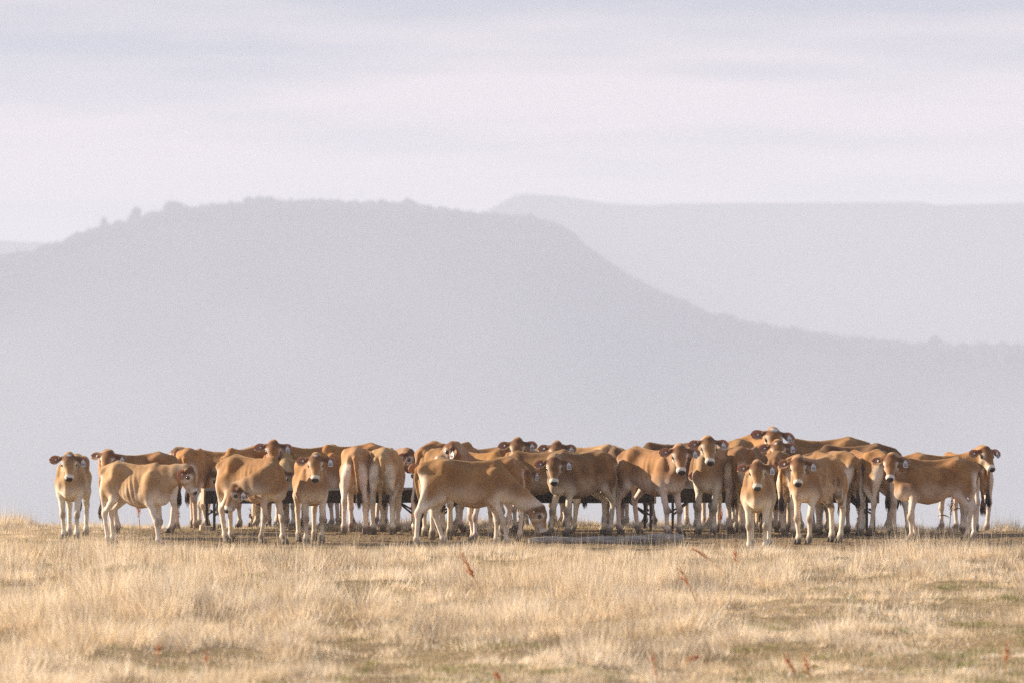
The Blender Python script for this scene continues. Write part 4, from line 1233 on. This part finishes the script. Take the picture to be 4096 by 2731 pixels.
# ------------------------------------------------------------------ docks (rust red seed stalks)
def dock(px, py, h, lean, label, seed, dens=1.0, leaf=False, arch=0.0):
    """px, py: photo position of the foot of the plant."""
    if py > 2200: h *= 0.85; dens *= 0.75
    d = row2d(py); x = px2x(px, d)
    root = bpy.data.objects.new('dock_plant', None); root.location = (x, d, float(ground_h(x, d)) - 0.01); link(root)
    tag(root, label, 'weed', 'rusty dock stalks in the grass')
    r = random.Random(seed)
    def axis(t):
        return Vector((lean * h * t + arch * h * t * t * 0.5, 0.05 * h * t * math.sin(seed), h * t - arch * h * 0.35 * t * t - 0.25 * abs(lean) * h * t * t))
    bm = bmesh.new()
    bm_tube(bm, [axis(k / 8) for k in range(9)], [0.007 - 0.005 * k / 8 for k in range(9)], 5)
    branches = []
    for k in range(int(5 * dens)):
        t0 = r.uniform(0.4, 0.8); p0 = axis(t0); q = Vector((r.uniform(-0.4, 0.4), r.uniform(-0.3, 0.3), 0.8)) * h * r.uniform(0.12, 0.26) + Vector((lean * 0.2 * h, 0, 0))
        bm_tube(bm, [p0, p0 + q * 0.5, p0 + q], [0.004, 0.003, 0.0015], 4)
        branches.append((p0, p0 + q))
    link(bpy.data.objects.new('stem', bm_mesh('stem', bm, [M_DOCKSTEM])), root)
    bm = bmesh.new()
    def whorl(c, s):
        for _ in range(4):
            o_ = Vector((r.gauss(0, s), r.gauss(0, s), r.gauss(0, s)))
            a = r.uniform(0.0035, 0.006)
            n1 = Vector((r.uniform(-1, 1), r.uniform(-1, 1), r.uniform(-1, 1))).normalized() * a
            n2 = n1.orthogonal().normalized() * a
            p = c + o_
            bm.faces.new([bm.verts.new(p + n1), bm.verts.new(p + n2), bm.verts.new(p - n1), bm.verts.new(p - n2)])
    for k in range(int(17 * dens)):
        t = r.uniform(0.5, 1.0)
        whorl(axis(t), 0.020 * (1.3 - t * 0.8))
    for a, b in branches:
        for k in range(9):
            whorl(a.lerp(b, r.uniform(0.25, 1)), 0.008)
    link(bpy.data.objects.new('seed_head', bm_mesh('seed_head', bm, [M_DOCK])), root)
    if leaf:
        for k in range(2):
            bm = bmesh.new()
            L = h * 0.34; sg = -1 if k else 1
            base = axis(0.35 + 0.15 * k)
            prev = None
            for i in range(7):
                t = i / 6; w = 0.022 * math.sin(math.pi * (0.08 + 0.9 * t))
                c = base + Vector((sg * -L * t * 0.8, 0, L * (0.5 * t - 0.35 * t * t)))
                cur = (bm.verts.new(c + Vector((0, w, 0.006))), bm.verts.new(c + Vector((0, 0, 0))), bm.verts.new(c + Vector((0, -w, w * 0.8))))
                if prev:
                    bm.faces.new((prev[0], prev[1], cur[1], cur[0])); bm.faces.new((prev[1], prev[2], cur[2], cur[1]))
                prev = cur
            link(bpy.data.objects.new('leaf', bm_mesh('leaf', bm, [M_DOCKLEAF], True)), root)

dock(1935, 2385, 0.62, -0.42, 'thick rusty dock head leaning left in front of the grazing calf', 1, 2.2)
dock(2965, 2330, 0.66, -0.95, 'long branched rusty dock slanting left below the nearest calf', 2, 1.8)
dock(2952, 2315, 0.42, -0.08, 'short upright dock beside the long slanting one', 3, 1.2)
dock(2795, 2445, 0.58, -0.42, 'thin dock stalk leaning left in the middle right grass', 4, 0.8)
dock(2725, 2612, 0.16, 0.8, 'rusty dock head arching over the grass low in the right half', 5, 2.2, arch=0.9)
dock(3205, 2720, 0.34, -0.45, 'dock stalk with a drooping tip at the bottom right, left one of a pair', 6, 1.2)
dock(3250, 2725, 0.36, -0.22, 'dock stalk with a yellow leaf at the bottom right, right one of a pair', 7, 1.0, leaf=True)
dock(4018, 2700, 0.36, 0.08, 'small upright dock near the bottom right corner', 8, 1.0)
dock(2640, 2725, 0.46, -0.18, 'thin rusty dock at the bottom edge right of the middle', 9, 0.7)
dock(2505, 2470, 0.22, -0.3, 'short bent dock in the grass below the log', 10, 0.8)
dock(632, 2655, 0.30, 0.03, 'orange dock with a bright tip low in the left grass', 11, 0.7)
dock(840, 2665, 0.26, -0.2, 'faint orange dock stalk low in the left grass, further right', 12, 0.5)
dock(2005, 2728, 0.12, -0.4, 'stub of rusty dock at the bottom edge below the grazing calf', 13, 1.0)
dock(2880, 2128, 0.40, 0.05, 'red seeded dock between calf legs right of the log', 14, 1.2)
dock(2905, 2122, 0.44, 0.12, 'taller red seeded dock between calf legs beside the dirty tailed calf', 15, 1.2)
dock(3795, 2130, 0.62, 0.10, 'tall red dock with a yellow leaf under the belly of the right side-on calf', 16, 2.0, leaf=True)
dock(560, 2112, 0.40, -0.08, 'red dock under the belly of the pale side-on calf', 17, 1.6)
dock(612, 2108, 0.34, 0.02, 'red dock just behind the front legs of the pale side-on calf', 18, 1.2)
dock(713, 2110, 0.30, 0.0, 'small red dock on the crest left of the trough', 19, 0.9)
dock(1645, 2112, 0.40, 0.06, 'red dock between the trough braces at the left trough', 20, 1.4)
dock(1010, 2112, 0.30, -0.1, 'faint red dock under the licking calf', 21, 1.0)
dock(3428, 2118, 0.32, 0.1, 'pale red dock under the right trough', 22, 0.9)

# ------------------------------------------------------------------ grass
def image_px(x, y, z=0.0):
    return 2048 + 4 * FPX * x / y, 4 * (341 + FPX * (EYE - z) / y)

def build_grass():
    r = np.random.default_rng(99)
    N = 1420000
    NT = 8000                         # tussocks that most blades belong to
    ty_ = 34 + (72.6 - 34) * r.random(NT) ** 0.92
    tx_ = (2 * r.random(NT) - 1) * (ty_ * 512 / FPX * 1.08 + 0.4)
    t_big = np.exp(r.normal(0, 0.70, NT)); t_tone = r.normal(0, 1, NT); t_green = r.random(NT)
    y = 34 + (72.6 - 34) * r.random(N) ** 0.92
    hw = y * 512 / FPX * 1.08 + 0.4
    x = (2 * r.random(N) - 1) * hw
    in_t = r.random(N) < 0.80
    ti = r.integers(0, NT, N)
    ra = r.random(N) * 6.2832; rr_ = np.abs(r.normal(0, 0.095, N)) * np.clip(t_big[ti], 0.4, 2.2)
    x = np.where(in_t, tx_[ti] + rr_ * np.cos(ra), x); y = np.where(in_t, ty_[ti] + rr_ * np.sin(ra), y)
    grow = np.where(in_t, np.clip(t_big[ti], 0.35, 2.1), 0.5); tone_t = np.where(in_t, t_tone[ti], -0.6); gsel = np.where(in_t, t_green[ti], r.random(N))
    px, py = image_px(x, y)
    soil = bare_soil(x, y)
    fine = value_noise(x, y, 61, 0.27); clump = value_noise(x, y, 62, 0.75); big = value_noise(x, y * 0.55, 63, 2.4)
    # tall pale swards at left and mid, short clover turf at bottom right
    tall = 0.10 + 0.55 * big
    tall += 0.50 * np.exp(-((px - 550) / 650) ** 2 - ((py - 2470) / 170) ** 2)
    tall += 0.45 * np.exp(-((px - 2250) / 420) ** 2 - ((py - 2390) / 120) ** 2)
    tall += 0.35 * np.exp(-((px - 1250) / 260) ** 2 - ((py - 2330) / 90) ** 2)
    tall += 0.30 * np.exp(-((px - 2950) / 300) ** 2 - ((py - 2610) / 60) ** 2)
    tall += 0.25 * np.exp(-((px - 1900) / 300) ** 2 - ((py - 2230) / 40) ** 2)
    tall -= 0.22 * smooth01(2700, 3400, px) * smooth01(2300, 2420, py)
    tall -= 0.15 * smooth01(1300, 1700, px) * smooth01(2540, 2660, py)
    tall -= 0.55 * soil
    tall = tall + 0.75 * (clump - 0.5) + 0.70 * (fine - 0.5)
    tall = np.clip(tall + 0.9 * smooth01(65.8, 67.2, y) * smooth01(0.46, 0.85, value_noise(x, y, 64, 0.9)) * (1 - 0.8 * smooth01(-5.2, -4.6, x) * smooth01(6.8, 6.0, x)), 0.03, 1.5)
    gap = smooth01(0.50, 0.30, clump * 0.5 + fine * 0.5)
    keep = r.random(N) < np.clip(1.0 - 1.04 * soil, 0.05 + 0.30 * (fine > 0.66), 1) * (1 - 0.62 * gap + 0.3 * gap * smooth01(2700, 3300, px) * smooth01(2250, 2400, py))
    gn = value_noise(x, y, 71, 1.3) * 0.30 + value_noise(x, y, 72, 0.33) * 0.70
    green = smooth01(0.54, 0.74, gn + 0.10 * smooth01(1900, 3000, px) * smooth01(2380, 2560, py) + 0.03 * smooth01(2450, 2650, py) - 0.14 * tall + 0.10 * gap)
    x, y, tall, soil, green, clump, gap, grow, tone_t, gsel, ra, in_t = [q[keep] for q in (x, y, tall, soil, green, clump, gap, grow, tone_t, gsel, ra, in_t)]
    n = len(x)
    z = ground_h(x, y) - 0.01
    h = (0.024 + 0.18 * tall ** 1.3) * (0.40 + 0.80 * r.random(n)) * (0.22 + 0.80 * grow) * (1 - 0.55 * smooth01(57.0, 62.5, y))
    stalk = r.random(n) < 0.11 * np.clip(tall, 0.25, 1)
    h = np.where(stalk, np.maximum(h, 0.06) * 1.7, h)
    isg = (gsel < 0.38 * green) & (r.random(n) < 0.85) & ~stalk
    h = np.where(isg, 0.022 + 0.045 * r.random(n), h)
    az = np.where(in_t, ra + r.normal(0, 0.45, n), r.random(n) * 2 * math.pi)
    lodge = smooth01(0.45, 0.65, value_noise(x, y, 81, 0.6)) * ~stalk
    lean = np.where(stalk, 0.16, 0.42) * (0.3 + 1.2 * r.random(n)) + 0.25 * lodge
    flow = 6.28 * value_noise(x, y, 82, 1.1)
    dirx = np.cos(az) + 0.25 * np.cos(flow); diry = np.sin(az) + 0.25 * np.sin(flow)
    w = np.where(stalk, 0.0022, 0.0036) * (0.7 + 0.7 * r.random(n)) * (1 + 0.3 * isg)
    wx = -np.sin(az + r.normal(0, 0.6, n)) * w; wy = np.cos(az) * w * 0.6
    wx = np.where(np.abs(wx) < 0.5 * w, np.sign(wx + 1e-9) * 0.6 * w, wx)
    V = np.zeros((n, 3, 3), dtype=np.float32)
    tx, ty = x + dirx * h * lean, y + diry * h * lean
    tz = z + h * np.clip(1.05 - 0.35 * lean, 0.3, 1)
    V[:, 0] = np.stack([x - wx, y - wy, z], 1); V[:, 1] = np.stack([x + wx, y + wy, z], 1)
    V[:, 2] = np.stack([tx, ty, tz], 1)
    F = np.arange(n * 3).reshape(n, 3)
    pal = np.array([(0.80, 0.68, 0.52), (0.75, 0.60, 0.41), (0.85, 0.77, 0.66), (0.60, 0.45, 0.28), (0.44, 0.33, 0.20)])
    tone = np.clip(value_noise(x, y, 91, 0.9) * 2.2 - 0.6 + r.normal(0, 0.3, n) + 0.38 * tone_t - 0.35 * (1 - tall), 0, 1)
    ci = np.where(r.random(n) < 0.25 + 0.5 * tone, 2, 0)
    ci = np.where(r.random(n) < 0.30 - 0.2 * tone, 1, ci); ci = np.where(r.random(n) < 0.20 - 0.14 * tone, 3, ci)
    ci = np.where(r.random(n) < 0.05 + 0.5 * soil + 0.25 * gap, 4, ci)
    c = pal[ci] * (0.85 + 0.3 * r.random((n, 1))) * np.clip(np.exp(0.30 * tone_t), 0.5, 1.18)[:, None]
    gcol = np.array([(0.32, 0.30, 0.14), (0.38, 0.34, 0.16), (0.24, 0.26, 0.14)])[r.integers(0, 3, n)]
    c = np.where(isg[:, None], gcol, c)
    col = np.repeat(c[:, None], 3, 1).reshape(-1, 3)
    m = leafy_mat('dry_grass', attr='coat', trans=0.42, tint=(1.05, 1.0, 0.9))
    o = bpy.data.objects.new('grass', np_mesh('grass', V.reshape(-1, 3), F, True, col, [m]))
    link(o); tag(o, 'pale dry summer grass covering the paddock', 'grass', kind='stuff')
    # clover flower heads
    v0, f0 = ico_arr(0 + 1)
    M = 170
    yy = 37 + 17 * r.random(M * 4); xx = (2 * r.random(M * 4) - 1) * yy * 0.108
    ppx, ppy = image_px(xx, yy)
    pr = smooth01(2300, 3000, ppx) * smooth01(2300, 2400, ppy) * 0.8 + smooth01(1250, 1500, ppx) * smooth01(2520, 2600, ppy) * 0.22 + 0.02
    pr *= smooth01(0.45, 0.62, value_noise(xx, yy, 72, 0.8))
    k = r.random(M * 4) < pr
    xx, yy = xx[k], yy[k]
    zz = ground_h(xx, yy) + 0.05 + 0.05 * r.random(len(xx))
    Vv = (v0[None] * (0.008 + 0.006 * r.random((len(xx), 1, 1))) + np.stack([xx, yy, zz], 1)[:, None]).reshape(-1, 3)
    Fv = (f0[None] + (np.arange(len(xx)) * len(v0))[:, None, None]).reshape(-1, 3)
    mw = simple_mat('white_clover', (0.70, 0.68, 0.60), rough=0.9)
    o = bpy.data.objects.new('clover_flowers', np_mesh('clover_flowers', Vv, Fv, False, None, [mw]))
    link(o); tag(o, 'scattered white clover heads in the short turf', 'clover', kind='stuff')
    # clods and droppings of trampled soil
    M = 5200
    yy = 61 + 9 * r.random(M); xx = (2 * r.random(M) - 1) * 7.4
    k = r.random(M) < bare_soil(xx, yy) * 1.1
    xx, yy = xx[k], yy[k]
    s = 0.010 + 0.028 * r.random((len(xx), 1, 1)) ** 2
    Vv = (v0[None] * s * (1 + 0.5 * (r.random((len(xx), len(v0), 1)) - 0.5)) * np.array([1, 1, 0.55]) + np.stack([xx, yy, ground_h(xx, yy)], 1)[:, None]).reshape(-1, 3)
    Fv = (f0[None] + (np.arange(len(xx)) * len(v0))[:, None, None]).reshape(-1, 3)
    mc = simple_mat('soil_clods', (0.14, 0.096, 0.056), rough=1.0, noise=(3, 0.2, (0.30, 0.21, 0.125)))
    o = bpy.data.objects.new('soil_clods', np_mesh('soil_clods', Vv, Fv, False, None, [mc]))
    link(o); tag(o, 'loose clods of trampled soil under the herd', 'soil', kind='stuff')
build_grass()
